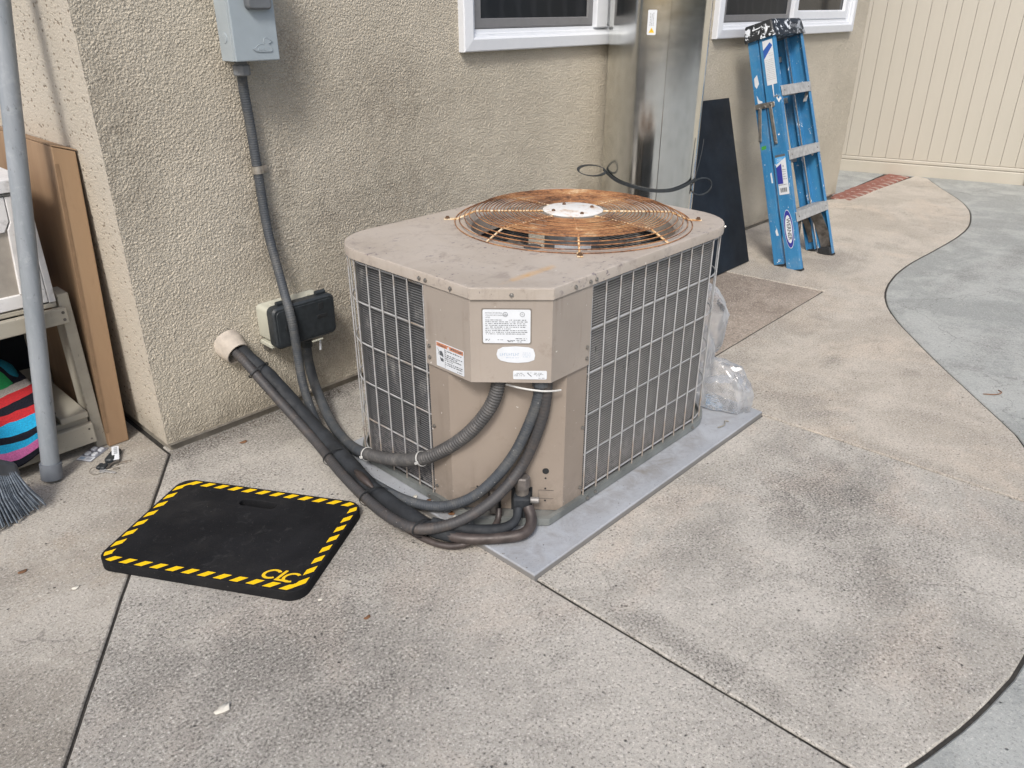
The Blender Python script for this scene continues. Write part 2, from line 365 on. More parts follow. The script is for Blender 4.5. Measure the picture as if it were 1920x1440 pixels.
def mat_ladder():
    m = Mt('blue_fibreglass'); v = m.map(scale=(1, 1, .12))
    c = m.mix(m.mr(m.noise(18, 5, .65, 0, v), .32, .68), (.024,.15,.33), (.045,.225,.44))
    c = m.mix(m.mr(m.noise(9, 5, .7), .50, .68, 0, .38), c, (.19,.29,.38))
    sp = m.mr(m.noise(30, 4, .62, .6, m.map(scale=(1, 1, .55), loc=(.3, .2, .1))), .655, .668)
    c = m.mix(sp, c, (.74,.76,.77))
    ed = m.mr(m.noise(60, 4, .65), .64, .68, 0, .5)
    c = m.mix(ed, c, (.35,.45,.52))
    m.p(Base_Color=c, Roughness=.5); m.bump(m.noise(90, 3, .6, 0, v), .0004); return m.m
M['ladder'] = mat_ladder()
def mat_cap():
    m = Mt('paint_splashed_black_cap')
    sp = m.mr(m.noise(30, 4, .6, .7), .575, .60)
    sp2 = m.mr(m.noise(16, 3, .6, .8, m.map(loc=(4, 2, 1))), .60, .63)
    s_ = m.math('MULTIPLY', m.math('MAXIMUM', sp, sp2), m.mr(m.co('Object') and m.xyz()[0], .06, -.02, .45, 1.))
    c = m.mix(s_, (.017,.019,.021), (.70,.74,.78))
    m.p(Base_Color=c, Roughness=.45); return m.m
M['cap'] = mat_cap()

def mat_mat(hu, hv, rc):
    m = Mt('kneeling_mat_foam'); x = m.xyz()
    def sub(a, b): return m.math('SUBTRACT', a, b)
    ax = m.math('SUBTRACT', m.math('ABSOLUTE', x[0]), hu-rc); ay = m.math('SUBTRACT', m.math('ABSOLUTE', x[1]), hv-rc)
    mx = m.math('MAXIMUM', ax, 0.); my = m.math('MAXIMUM', ay, 0.)
    l = m.math('SQRT', m.math('ADD', m.math('MULTIPLY', mx, mx), m.math('MULTIPLY', my, my)))
    ins = m.math('MINIMUM', m.math('MAXIMUM', ax, ay), 0.)
    sd_ = m.math('SUBTRACT', m.math('ADD', l, ins), rc)           # signed distance to the rounded edge
    band = m.math('MULTIPLY', m.math('LESS_THAN', sd_, -.0065), m.math('GREATER_THAN', sd_, -.0255))
    d = m.math('DIVIDE', m.math('SUBTRACT', x[0], x[1]), .0425)
    fr = m.math('FRACT', m.math('ADD', d, 50.25-((hu+hv-.013)/.0425) % 1.0))
    st = m.math('LESS_THAN', fr, .5)
    topm = m.math('GREATER_THAN', x[2], .0262)
    f = m.math('MULTIPLY', m.math('MULTIPLY', band, st), topm)
    k = m.mix(m.mr(m.noise(9, 4, .6), .4, .7), (.007,.0075,.009), (.0125,.013,.015))
    k = m.mix(m.mr(m.noise(26, 5, .7, .8), .58, .72, 0, .3), k, (.07,.07,.07))
    k = m.mix(m.math('MULTIPLY', m.mr(m.noise(3.5, 6, .75, .5), .48, .70), .5), k, (.028,.027,.026))
    k = m.mix(m.mr(m.noise(180, 2), .72, .75, 0, .5), k, (.2,.19,.18))
    c = m.mix(f, k, (.84,.53,.008))
    m.p(Base_Color=c, Roughness=m.math('ADD', m.math('MULTIPLY', f, -.15), .8), Specular_IOR_Level=.22); m.bump(m.noise(300, 2), .0006); return m.m
M['matfoam'] = mat_mat(.275, .187, .042)

def mat_towel(name, stops, wob):
    m = Mt(name); uv = m.co('UV'); x = m.xyz(uv)
    v = m.math('ADD', x[1], m.math('MULTIPLY', m.math('SUBTRACT', m.noise(5, 2, .5, 0, uv), .5), wob))
    c = m.ramp(v, stops, 'CONSTANT')
    c = m.mix(m.mr(m.noise(260, 2), .35, .65, 0, .3), c, (.03,.03,.035))
    m.p(Base_Color=c, Roughness=.95, Specular_IOR_Level=.1); m.bump(m.noise(400, 3), .0015); return m.m
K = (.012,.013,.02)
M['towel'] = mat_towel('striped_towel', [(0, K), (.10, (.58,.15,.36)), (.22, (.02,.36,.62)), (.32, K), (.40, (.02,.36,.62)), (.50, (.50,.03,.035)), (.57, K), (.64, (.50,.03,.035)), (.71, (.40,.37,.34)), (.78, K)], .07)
M['towel2'] = mat_towel('patterned_towel', [(0, K), (.10, (.02,.24,.34)), (.22, K), (.30, (.02,.26,.08)), (.42, K), (.50, (.02,.25,.36)), (.60, (.42,.05,.04)), (.66, K), (.76, (.03,.28,.10)), (.86, (.42,.20,.07)), (.93, K)], .5)  # stripe colours darkened to carry the shade inside the bench

def mat_bag():
    m = Mt('clear_plastic_film'); m.t.nodes.remove(m.b)
    f1 = m.vor(13, m.map(scale=(1, 1, .6), rot=(.5, .3, .2))); wr = m.noise(7, 2, .5, 1.)
    hgt = m.math('ADD', f1, m.math('MULTIPLY', wr, .5))
    bn = m.n('Bump', {'Height': hgt, 'Distance': .006, 'Strength': .6}).outputs[0]
    tr = m.n('BsdfTransparent', {'Color': (.99,.992,.994)}); gl = m.n('BsdfGlossy', {'Color': (1,1,1), 'Roughness': .10, 'Normal': bn})
    df = m.n('BsdfDiffuse', {'Color': (.86,.88,.91), 'Normal': bn}); tl = m.n('BsdfTranslucent', {'Color': (.86,.88,.91), 'Normal': bn})
    mil = m.n('MixShader', {0: .45, 1: df.outputs[0], 2: tl.outputs[0]})
    lw = m.n('LayerWeight', {'Blend': .35, 'Normal': bn}).outputs['Facing']
    fac = m.math('ADD', m.math('MULTIPLY', lw, .60), m.mr(wr, .42, .62, .10, .36), clamp=True)
    a = m.n('MixShader', {0: fac, 1: tr.outputs[0], 2: mil.outputs[0]})
    fr = m.n('Fresnel', {'IOR': 1.4, 'Normal': bn}).outputs[0]
    b = m.n('MixShader', {0: m.math('MULTIPLY', fr, .9, clamp=True), 1: a.outputs[0], 2: gl.outputs[0]})
    m.t.links.new(b.outputs[0], m.out.inputs['Surface']); return m.m
M['bag'] = mat_bag()

# ------------------------------------------------------------------ mesh helpers
def link(name, me, mat, parent=None, smooth=None, world=True):
    o = bpy.data.objects.new(name, me); COL.objects.link(o)
    if mat is not None: me.materials.append(M[mat] if isinstance(mat, str) else mat)
    if parent is not None:
        o.parent = parent
        if world: o.matrix_parent_inverse = WM[parent.name].inverted()
    WM[o.name] = WM[parent.name].copy() if (parent is not None and not world) else Matrix()
    if smooth is not None:
        me.polygons.foreach_set('use_smooth', [True]*len(me.polygons))
        me.set_sharp_from_angle(angle=R(smooth))
    return o
WM = {}
def tag(o, label, cat=None, group=None, kind=None):
    if label: o['label'] = label
    if cat: o['category'] = cat
    if group: o['group'] = group
    if kind: o['kind'] = kind
    return o
def thing(name, label, cat, loc=(0,0,0), mat=None, group=None):
    o = bpy.data.objects.new(name, None); COL.objects.link(o); o.empty_display_size = .05
    mw = mat if mat is not None else Matrix.Translation(Vector(loc))
    o.matrix_world = mw; WM[o.name] = mw.copy()
    return tag(o, label, cat, group)

class MB:
    def __init__(s): s.v = []; s.f = []
    def add(s, vs, fs):
        b = len(s.v); s.v += [tuple(v) for v in vs]; s.f += [tuple(i+b for i in f) for f in fs]; return s
    def box(s, x0, x1, y0, y1, z0, z1):
        return s.add([(x0,y0,z0),(x1,y0,z0),(x1,y1,z0),(x0,y1,z0),(x0,y0,z1),(x1,y0,z1),(x1,y1,z1),(x0,y1,z1)],
                     [(0,3,2,1),(4,5,6,7),(0,1,5,4),(1,2,6,5),(2,3,7,6),(3,0,4,7)])
    def xbox(s, m, sx, sy, sz):
        vs = [m @ Vector((x*sx/2, y*sy/2, z*sz/2)) for z in (-1,1) for x, y in ((-1,-1),(1,-1),(1,1),(-1,1))]
        return s.add(vs, [(0,3,2,1),(4,5,6,7),(0,1,5,4),(1,2,6,5),(2,3,7,6),(3,0,4,7)])
    def loft(s, loops, closed=True, cap0=True, cap1=True):
        n = len(loops[0]); vs = [p for l in loops for p in l]; fs = []
        for k in range(len(loops)-1):
            for i in range(n if closed else n-1):
                j = (i+1) % n; fs.append((k*n+i, k*n+j, (k+1)*n+j, (k+1)*n+i))
        if cap0: fs.append(tuple(range(n-1, -1, -1)))
        if cap1: fs.append(tuple((len(loops)-1)*n+i for i in range(n)))
        return s.add(vs, fs)
    def prism(s, pts, z0, z1, holes=(), bev=0.):
        """polygon in xy (CCW) with optional holes, walls and both caps; bev rounds the top edge"""
        allp = [list(pts)] + [list(h) for h in holes]
        def cap(z, off, flip):
            loops = [[Vector((p[0], p[1], 0)) for p in (inset(l, off if k == 0 else -off) if off else l)] for k, l in enumerate(allp)]
            flat = [p for l in loops for p in l]; tris = tessellate_polygon(loops)
            out = []
            for t in tris:
                a, b, c = (flat[i] for i in t)
                cr = (b-a).cross(c-a).z
                if abs(cr) < 1e-12: continue
                t = tuple(t) if (cr > 0) != flip else tuple(reversed(t)); out.append(t)
            s.add([(p.x, p.y, z) for p in flat], out)
        cap(z1, bev, False); cap(z0, 0, True)
        for k, l in enumerate(allp):
            zs = [(z0, 0), (z1-bev, 0)] + ([(z1, bev)] if bev else [])
            lp = [[(p[0], p[1], z) for p in (inset(l, (o if k == 0 else -o)) if o else l)] for z, o in zs]
            if k: lp = [list(reversed(q)) for q in lp] if area(l) > 0 else lp
            s.loft(lp, True, False, False)
        return s
    def tube(s, pts, r, seg=8, caps=True):
        pts = [Vector(p) for p in pts]; n = len(pts); rad = r if callable(r) else (lambda i, q=r: q)
        up = None; loops = []
        for i, p in enumerate(pts):
            t = (pts[min(i+1, n-1)] - pts[max(i-1, 0)]).normalized()
            if up is None:
                up = Vector((0,0,1)) if abs(t.z) < .9 else Vector((1,0,0))
            up = (up - t*up.dot(t)).normalized(); sd2 = t.cross(up)
            rr = rad(i)
            loops.append([p + (up*math.cos(2*math.pi*k/seg) + sd2*math.sin(2*math.pi*k/seg))*rr for k in range(seg)])
        return s.loft([list(reversed(l)) for l in loops], True, caps, caps)
    def ring(s, c, r, tr, seg=64, ts=6, mat=None):
        vs = []; fs = []
        for i in range(seg):
            a = 2*math.pi*i/seg
            for k in range(ts):
                b = 2*math.pi*k/ts; q = r + tr*math.cos(b)
                vs.append(Vector((q*math.cos(a), q*math.sin(a), tr*math.sin(b))))
        vs = [(mat @ v if mat else v) + Vector(c) for v in vs]
        for i in range(seg):
            for k in range(ts):
                j = (i+1) % seg; l = (k+1) % ts
                fs.append((i*ts+k, j*ts+k, j*ts+l, i*ts+l))
        return s.add(vs, fs)
    def lathe(s, prof, seg=16, mat=None, caps=True):
        mat = mat or Matrix()
        loops = [[mat @ Vector((r*math.cos(2*math.pi*k/seg), r*math.sin(2*math.pi*k/seg), z)) for k in range(seg)] for r, z in prof]
        return s.loft(loops, True, caps, caps)
    def build(s, name, mat, parent=None, smooth=None, bevel=0., world=True, seg=2):
        me = bpy.data.meshes.new(name); me.from_pydata([tuple(v) for v in s.v], [], s.f); me.validate(); me.update()
        o = link(name, me, mat, parent, smooth, world)
        if bevel:
            b = o.modifiers.new('bevel', 'BEVEL'); b.width = bevel; b.segments = seg; b.limit_method = 'ANGLE'; b.angle_limit = R(40)
        return o

def area(l): return sum(l[i][0]*l[(i+1) % len(l)][1] - l[(i+1) % len(l)][0]*l[i][1] for i in range(len(l)))/2
def inset(l, d):
    n = len(l); out = []; sg = 1 if area(l) > 0 else -1
    for i in range(n):
        a = Vector(l[i-1][:2]); b = Vector(l[i][:2]); c = Vector(l[(i+1) % n][:2])
        e1 = (b-a).normalized(); e2 = (c-b).normalized()
        n1 = Vector((-e1.y, e1.x)); n2 = Vector((-e2.y, e2.x)); m = (n1+n2)
        if m.length < 1e-6: m = n1
        m.normalize(); k = max(.35, m.dot(n1))
        q = b + m*(sg*d/k); out.append((q.x, q.y))
    return out
def rrect(x0, x1, y0, y1, r, seg=6):
    out = []
    for cx, cy, a0 in ((x1-r, y0+r, -90), (x1-r, y1-r, 0), (x0+r, y1-r, 90), (x0+r, y0+r, 180)):
        for k in range(seg+1):
            a = R(a0 + 90*k/seg); out.append((cx + r*math.cos(a), cy + r*math.sin(a)))
    return out
def circle(cx, cy, r, n=32): return [(cx+r*math.cos(2*math.pi*k/n), cy+r*math.sin(2*math.pi*k/n)) for k in range(n)]
def crom(pts, step):
    P = [Vector(p) for p in pts]; P = [P[0]*2-P[1]] + P + [P[-1]*2-P[-2]]; out = []
    for i in range(1, len(P)-2):
        a, b, c, d = P[i-1:i+3]; L = (c-b).length; n = max(2, int(L/step))
        for k in range(n):
            t = k/n
            out.append(.5*((2*b) + (c-a)*t + (2*a-5*b+4*c-d)*t*t + (3*b-a-3*c+d)*t**3))
    out.append(P[-2]); return out
def relax(pts, it=6, w_=.25):
    P = [Vector(p) for p in pts]
    for _ in range(it):
        Q = P[:]
        for i in range(1, len(P)-1): Q[i] = P[i]*(1-2*w_) + (P[i-1]+P[i+1])*w_
        P = Q
    return P
def copy_part(o, parent, loc=None, mat=None):
    c = o.copy(); COL.objects.link(c); c.parent = parent; c.matrix_parent_inverse = o.matrix_parent_inverse.copy()
    if loc is not None: c.location = loc
    if mat is not None: c.matrix_basis = mat
    return c
def basis(o, x, y, z):
    m = Matrix((Vector(x).normalized(), Vector(y).normalized(), Vector(z).normalized())).transposed().to_4x4(); m.translation = Vector(o); return m
def text(body, size, mtx, mat, parent, name='lettering', align='LEFT', shear=0., offset=0., sx=1., world=True):
    cu = bpy.data.curves.new('txt', 'FONT'); cu.body = body; cu.size = size; cu.align_x = align; cu.shear = shear; cu.offset = offset; cu.resolution_u = 2
    ob = bpy.data.objects.new('txt', cu); COL.objects.link(ob)
    dg = bpy.context.evaluated_depsgraph_get(); me = bpy.data.meshes.new_from_object(ob.evaluated_get(dg))
    bpy.data.objects.remove(ob); bpy.data.curves.remove(cu)
    me.transform(mtx @ Matrix.Diagonal((sx, 1, 1, 1))); me.name = name
    me.materials.clear()
    return link(name, me, mat, parent, None, world)
def hexscrew():
    m = MB(); m.lathe([(.0052, 0), (.0052, .0012), (.0036, .0014)], 10, caps=True); m.lathe([(.0036, .0013), (.0034, .0042), (.002, .0046)], 6)
    return m
SCREW_ME = None
def screw(parent, pos, nrm, mat='screw', sc=1.):
    global SCREW_ME
    key = mat
    if SCREW_ME is None: SCREW_ME = {}
    q = Vector(nrm).normalized().to_track_quat('Z', 'Y').to_matrix().to_4x4()
    if key not in SCREW_ME:
        mb = hexscrew(); me = bpy.data.meshes.new('screw'); me.from_pydata(mb.v, [], mb.f); me.materials.append(M[mat]); SCREW_ME[key] = me
    o = bpy.data.objects.new('screw', SCREW_ME[key]); COL.objects.link(o); o.parent = parent
    o.matrix_parent_inverse = WM[parent.name].inverted(); o.matrix_basis = Matrix.Translation(Vector(pos)) @ q @ Matrix.Scale(sc, 4)
    return o
#PART2
# ================================================================== the setting
def wobble(poly, step=.06, amp=.0016):
    out = []
    for i in range(len(poly)):
        a = Vector(poly[i]); b = Vector(poly[(i+1) % len(poly)]); n = max(1, int((b-a).length/step)); n = min(n, 60)
        for k in range(n):
            p = a.lerp(b, k/n)
            dx = mnoise.noise(Vector((p.x*23, p.y*23, 1.))); dy = mnoise.noise(Vector((p.x*23, p.y*23, 9.)))
            out.append((p.x+dx*amp, p.y+dy*amp))
    return out
def smooth2(pts, step=.08): return [(p.x, p.y) for p in crom([(x, y, 0) for x, y in pts], step)]
CURVE = smooth2([(6.05,-.27),(5.75,-.46),(5.415,-.687),(5.15,-.82),(4.887,-.904),(4.65,-.955),(4.419,-.975),(4.15,-.975),(3.875,-.968),(3.65,-.96),(3.472,-.966),(3.29,-.985),(3.115,-1.021),(2.98,-1.065),(2.853,-1.124),(2.73,-1.20),(2.609,-1.29),(2.354,-1.497),(2.131,-1.69),(1.972,-1.83),(1.872,-1.899),(1.53,-2.055),(1.2,-2.12),(.869,-2.128),(.75,-2.117),(.641,-2.098),(.533,-2.073),(.425,-2.042),(.358,-2.015),(0.,-1.86),(-.5,-1.66),(-1.1,-1.55),(-1.35,-1.55)])
def part_of(lo, hi): return [p for p in CURVE if lo < p[0] < hi]
def slab(name, poly, mat, z=0., gap=.0040, bev=.003):
    if area(poly) < 0: poly = poly[::-1]
    pl = wobble(inset(poly, gap))
    mb = MB(); mb.prism(pl, z-.09, z, bev=bev)
    return tag(mb.build(name, mat), None, kind='structure')
# soil sheet below everything
gs = MB(); gs.add([(-60,-60,-.0062),(60,-60,-.0062),(60,60,-.0062),(-60,60,-.0062)], [(0,1,2,3)])
tag(gs.build('ground', 'dirt'), None, kind='structure')
slab('patio_slab', [(0,0),(0,2.6),(-3,2.6),(-3,-2.6),(-1.75,-2.6)], 'conc_left')
slab('patio_slab', [(0,0),(-1.045,-1.55)] + part_of(-1.04,.355)[::-1] + [(.357,-2.0145),(.345,-1.205),(1.492,-1.205),(1.492,.06),(0,.06)], 'conc_mid')
slab('patio_slab', [(.345,-1.205),(.357,-2.0145)] + part_of(.37,1.525)[::-1] + [(1.53,-2.055),(1.492,-1.205)], 'conc_front')
slab('patio_slab', [(1.492,-1.205),(1.53,-2.055)] + part_of(1.55,6.06)[::-1] + [(6.10,-.155),(4.93,-.105),(4.70,.06),(2.77,.06),(2.86,-.815),(1.492,-.84)], 'conc_right')
slab('patio_slab', [(1.492,-.84),(2.86,-.815),(2.77,.06),(1.492,.06)], 'conc_dirty', z=-.002)
slab('back_path', [(4.90,.02),(6.02,.06),(6.1,.5),(6.4,3),(4.9,3)], 'conc_grey', z=-.004)
FAR = [(9,-9),(-6,-9),(-6,-2.6),(-1.75,-2.6),(-1.35,-1.57)]
slab('walkway', [(p[0], p[1]) for p in CURVE] + [(-1.75,-2.6),(-9,-2.6),(-9,-14),(16,-14),(16,3),(6.45,3),(6.1,.5),(6.06,-.16)], 'conc_grey', z=-.003)
# brick edging strip
bs = tag(MB().prism([(4.80,-.085),(6.09,-.135),(6.03,.045),(4.86,-.0)], -.06, -.014).build('brick_strip', 'dirt'), None, kind='structure')
bmb = MB().prism(rrect(-.048,.048,-.083,.083,.006,2), -.03, .002, bev=.004)
b0 = None
for k in range(12):
    t = (k+.5)/12; x = 4.86 + t*1.17; yc = -.045 + t*0.0; a = R(-3)
    mtx = Matrix.Translation((x, yc - .005 + random.uniform(-.004,.004), random.uniform(-.003,.001))) @ Matrix.Rotation(a + random.uniform(-.02,.02), 4, 'Z') @ Matrix.Rotation(random.uniform(-.01,.01), 4, 'X')
    if b0 is None:
        b0 = bmb.build('brick', 'brick', bs); b0.matrix_basis = mtx
    else: copy_part(b0, bs, mat=mtx)

# ------------------------------------------------------------------ house
WALL_END = 4.90
house = thing('stucco_house', 'beige stucco house wall with two white framed windows', 'house', (0, 0, 0))
W1 = (1.262, 2.27, 1.093, 1.95); W2 = (2.968, 4.632, 1.09, 1.95)
def stucco_grid(name, mat, origin, du, nu, dv, nv, holes=(), flip=False):
    """grid of small quads; holes are (u0,u1,v0,v1) index-free ranges in metres"""
    o = np.array(origin, float); du = np.array(du, float); dv = np.array(dv, float)
    U, V = np.meshgrid(np.arange(nu+1), np.arange(nv+1), indexing='xy')
    P = o + U[..., None]*du + V[..., None]*dv
    idx = np.arange((nu+1)*(nv+1)).reshape(nv+1, nu+1)
    q = np.stack([idx[:-1,:-1], idx[:-1,1:], idx[1:,1:], idx[1:,:-1]], -1).reshape(-1, 4)
    cu = (U[:-1,:-1].ravel()+.5)*np.linalg.norm(du); cv = (V[:-1,:-1].ravel()+.5)*np.linalg.norm(dv)
    keep = np.ones(len(q), bool)
    for u0, u1, v0, v1 in holes: keep &= ~((cu > u0) & (cu < u1) & (cv > v0) & (cv < v1))
    q = q[keep]
    if flip: q = q[:, ::-1]
    me = bpy.data.meshes.new(name); pts = P.reshape(-1, 3)
    me.vertices.add(len(pts)); me.vertices.foreach_set('co', pts.ravel())
    me.loops.add(q.size); me.loops.foreach_set('vertex_index', q.ravel())
    me.polygons.add(len(q)); me.polygons.foreach_set('loop_start', np.arange(0, q.size, 4)); me.polygons.foreach_set('loop_total', np.full(len(q), 4))
    me.update(); me.validate()
    me.polygons.foreach_set('use_smooth', [True]*len(me.polygons))
    return link(name, me, mat, house)
Z0 = .030; HT = 2.62
def holes_for(x0, ws): return [(w_[0]+.03-x0, w_[1]-.03-x0, w_[2]+.03-Z0, 9.) if False else (w_[0]+.03-x0, w_[1]-.03-x0, w_[2]+.03-Z0, w_[3]-.03-Z0) for w_ in ws]
# near band fine enough for real relief, upper band (out of frame) coarse
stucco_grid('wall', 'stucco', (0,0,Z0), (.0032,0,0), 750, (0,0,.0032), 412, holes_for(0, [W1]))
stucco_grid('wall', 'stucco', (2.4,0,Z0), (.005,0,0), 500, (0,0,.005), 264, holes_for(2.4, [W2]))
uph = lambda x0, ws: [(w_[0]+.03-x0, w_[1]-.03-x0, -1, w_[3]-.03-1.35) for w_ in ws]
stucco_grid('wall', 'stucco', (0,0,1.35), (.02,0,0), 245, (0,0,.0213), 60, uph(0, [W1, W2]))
stucco_grid('wall', 'stucco_side', (0,0,Z0), (0,.004,0), 275, (0,0,.004), 330, flip=True)
stucco_grid('wall', 'stucco_side', (0,0,1.35), (0,.02,0), 55, (0,0,.0213), 60, flip=True)
stucco_grid('wall', 'stucco_side', (0,1.1,Z0), (0,.02,0), 75, (0,0,.0202), 128, flip=True)
stucco_grid('wall', 'stucco_side', (WALL_END,0,Z0), (0,.02,0), 130, (0,0,.02), 130)
MB().box(.012, WALL_END-.012, .012, 2.6, -.05, .045).build('foundation', 'foundation', house)
MB().box(.0, WALL_END, .002, 2.6, 2.62, 2.64).build('roof_deck', 'foundation', house)
MB().box(.3, WALL_END-.2, .22, 1.2, .9, 2.3).build('dark_room', 'room', house)
MB().box(.002, WALL_END-.002, -.004, .02, Z0-.004, Z0+.003).build('weep_screed', 'zinc', house)

def frame_loft(x0, x1, z0, z1, prof):
    mb = MB(); loops = []
    for ins, y in prof:
        loops.append([(x0+ins, y, z0+ins), (x1-ins, y, z0+ins), (x1-ins, y, z1-ins), (x0+ins, y, z1-ins)])
    return mb.loft(loops, True, False, False)
def window(w_, mx, left_screen, mull):
    x0, x1, z0, z1 = w_
    fr = frame_loft(x0, x1, z0, z1, [(0,.01),(0,-.026),(.004,-.030),(.040,-.034),(.046,-.030),(.047,-.020),(.058,-.018),(.060,-.008),(.072,-.007),(.074,.05)]).build('window', 'vinyl', house)
    MB().box(mx-mull/2, mx+mull/2, -.026, .03, z0+.066, z1-.066).build('mullion', 'vinyl', fr, bevel=.004)
    for a, b, scr in ((x0+.074, mx-mull/2, left_screen), (mx+mull/2, x1-.074, not left_screen)):
        if scr:
            frame_loft(a, b, z0+.074, z1-.074, [(0,.03),(0,-.004),(.006,-.006),(.030,-.006),(.034,.004)]).build('screen_frame', 'screen_frame', fr)
            MB().add([(a+.03,.002,z0+.1),(b-.03,.002,z0+.1),(b-.03,.002,z1-.1),(a+.03,.002,z1-.1)], [(0,1,2,3)]).build('insect_screen', 'screen', fr)
        else:
            frame_loft(a, b, z0+.074, z1-.074, [(0,.03),(0,-.002),(.006,-.006),(.042,-.006),(.05,.010)]).build('sash', 'vinyl', fr)
            MB().add([(a+.03,.012,z0+.1),(b-.03,.012,z0+.1),(b-.03,.012,z1-.1),(a+.03,.012,z1-.1)], [(0,1,2,3)]).build('pane', 'glass_dark', fr)
    for k, sx in enumerate((x0+.13, x1-.16)):
        MB().box(sx, sx+.032, -.0195, -.0165, z0+.050, z0+.0555).build('weep_hole_cover', 'vinyl', fr)
    return fr
wa = window(W1, 2.045, True, .075)
wb = window(W2, 3.80, True, .05)

# ------------------------------------------------------------------ fence
fd = Vector((6.302-5.955, -.83-.378, 0)).normalized(); fp = Vector((5.955, .378, 0)); fnrm = Vector((fd.y, -fd.x, 0))
if fnrm.x > 0: fnrm = -fnrm
FM = basis(fp, fd, fnrm, (0,0,1))       # local x along the fence, y towards the viewer
fence = thing('vinyl_fence', 'cream vinyl privacy fence of upright boards closing the side yard', 'fence', mat=FM)
def fpart(mb, name, bevel=.003): return mb.build(name, 'fence', fence, bevel=bevel, world=False)
pitch = .1015
bd0 = fpart(MB().box(.0005, pitch-.001, -.022, 0, .12, 1.9), 'board', .0022)
n0 = -14
bd0.location = (n0*pitch, 0, 0)
for k in range(n0+1, 13):
    c = bd0.copy(); COL.objects.link(c); c.parent = fence; c.location = (k*pitch, random.uniform(-.0012,.0012), 0)
fpart(MB().box(n0*pitch, 13*pitch, -.03, -.0235, .1, 1.9), 'backing', 0)
fpart(MB().box(n0*pitch, 13*pitch-.012, -.03, .022, -.008, .088), 'bottom_rail', .006)
fpart(MB().box(n0*pitch, 13*pitch-.012, -.03, .014, .0905, .118), 'rail_cap', .006)
fpart(MB().box(n0*pitch, 13*pitch-.012, -.03, .022, 1.88, 2.0), 'top_rail', .006)
fpart(MB().box(13*pitch-.01, 13*pitch+.117, -.07, .055, -.02, 2.05), 'post', .006)
for k in range(13, 32):
    c = bd0.copy(); COL.objects.link(c); c.parent = fence; c.location = (.117+k*pitch, 0, 0)
fpart(MB().box(13*pitch+.119, 33*pitch, -.03, .022, -.008, .118), 'bottom_rail', .006)
#PART3
# ================================================================== air conditioner
PADZ = .018
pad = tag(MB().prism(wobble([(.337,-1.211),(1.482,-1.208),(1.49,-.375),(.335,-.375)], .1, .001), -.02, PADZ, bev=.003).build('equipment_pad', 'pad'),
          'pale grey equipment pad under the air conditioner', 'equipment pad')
X0, X1, Y0, Y1, RC = .375, 1.37, -1.108, -.385, .155
T = .672
def outline(off=0., seg=10, cl=(.375,-.965), cr=(.508,-1.108)):
    x0, x1, y0, y1, r = X0+off, X1-off, Y0+off, Y1-off, RC-off
    k = off*.42
    pts = [(cr[0]+k, y0)]
    for cx, cy, a0 in ((x1-r, y0+r, -90), (x1-r, y1-r, 0), (x0+r, y1-r, 90)):
        for i in range(seg+1):
            a = R(a0+90*i/seg); pts.append((cx+r*math.cos(a), cy+r*math.sin(a)))
    pts.append((x0, cl[1]+k)); return pts
FX, FY = 1.008, -.746
ac = thing('air_conditioner', 'old tan air conditioner with rusty fan grille standing on the grey pad', 'air conditioner', (.87, -.75, PADZ))
# base pan
pan = MB(); pan.prism(outline(.006), PADZ+.001, PADZ+.010); pan.build('base_pan', simple('galvanised_pan', (.30,.31,.30), .5, .5, var=.25, vscale=14), ac)
rim = MB(); o1 = outline(-.002); o2 = outline(.010)
rim.loft([[(x,y,PADZ+.003) for x,y in o1], [(x,y,PADZ+.024) for x,y in o1], [(x,y,PADZ+.024) for x,y in o2], [(x,y,PADZ+.004) for x,y in o2]], True, False, False)
rim.build('pan_rim', 'dark_pan' if 'dark_pan' in M else simple('pan_rim_metal', (.25,.265,.255), .5, .5, var=.25, vscale=12), ac, smooth=35)
for p, n in [((1.2,-1.111,.033),(0,-1,0)), ((.70,-1.111,.033),(0,-1,0)), ((.665,-1.111,.030),(0,-1,0)), ((.372,-.79,.032),(-1,0,0))]: screw(ac, p, n, sc=1.1)
# top panel
hole = circle(FX, FY, .315, 64)
top = MB()
top.prism(outline(.0045), T-.0035, T, [hole])
oL = [outline(.0045), outline(.0013), outline(0), outline(0)]; zL = [T-.0001, T-.0013, T-.0045, T-.027]
top.loft([[(x,y,z) for x,y in l] for l,z in zip(reversed(oL), reversed(zL))], True, False, False)
lp = []
for rr_, z in ((.315,T-.0005),(.310,T-.006),(.300,T-.02),(.298,T-.075)): lp.append([(x,y,z) for x,y in circle(FX,FY,rr_,64)])
top.loft(lp, True, False, False)
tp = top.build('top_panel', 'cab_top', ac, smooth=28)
# folded lip over the chamfer
U = Vector((.681,-.732,0)); NU = Vector((-.732,-.681,0)); CL = Vector((.375,-.965,0)); CR = Vector((.508,-1.108,0)); CH = (CR-CL).length
lm = basis((CL+CR)/2 + NU*.0015 + Vector((0,0,T-.0145)), U, -NU, (0,0,1))
MB().xbox(lm, CH-.003, .004, .028).build('lip', 'cab_top', tp, bevel=.0015)
for p, n in [((.3745,-.795,T-.016),(-1,0,0)), ((.3745,-.818,T-.016),(-1,0,0)), ((.3745,-.905,T-.016),(-1,0,0)),
             ((.582,-1.1085,T-.016),(0,-1,0)), ((.637,-1.1085,T-.016),(0,-1,0)), ((.660,-1.1085,T-.016),(0,-1,0)),
             ((1.2925,-1.0875,T-.012),(.5,-.87,0))]: screw(tp, p, n)
q = (CL+CR)/2 + NU*.0036; screw(tp, (q.x, q.y, T-.016), NU)
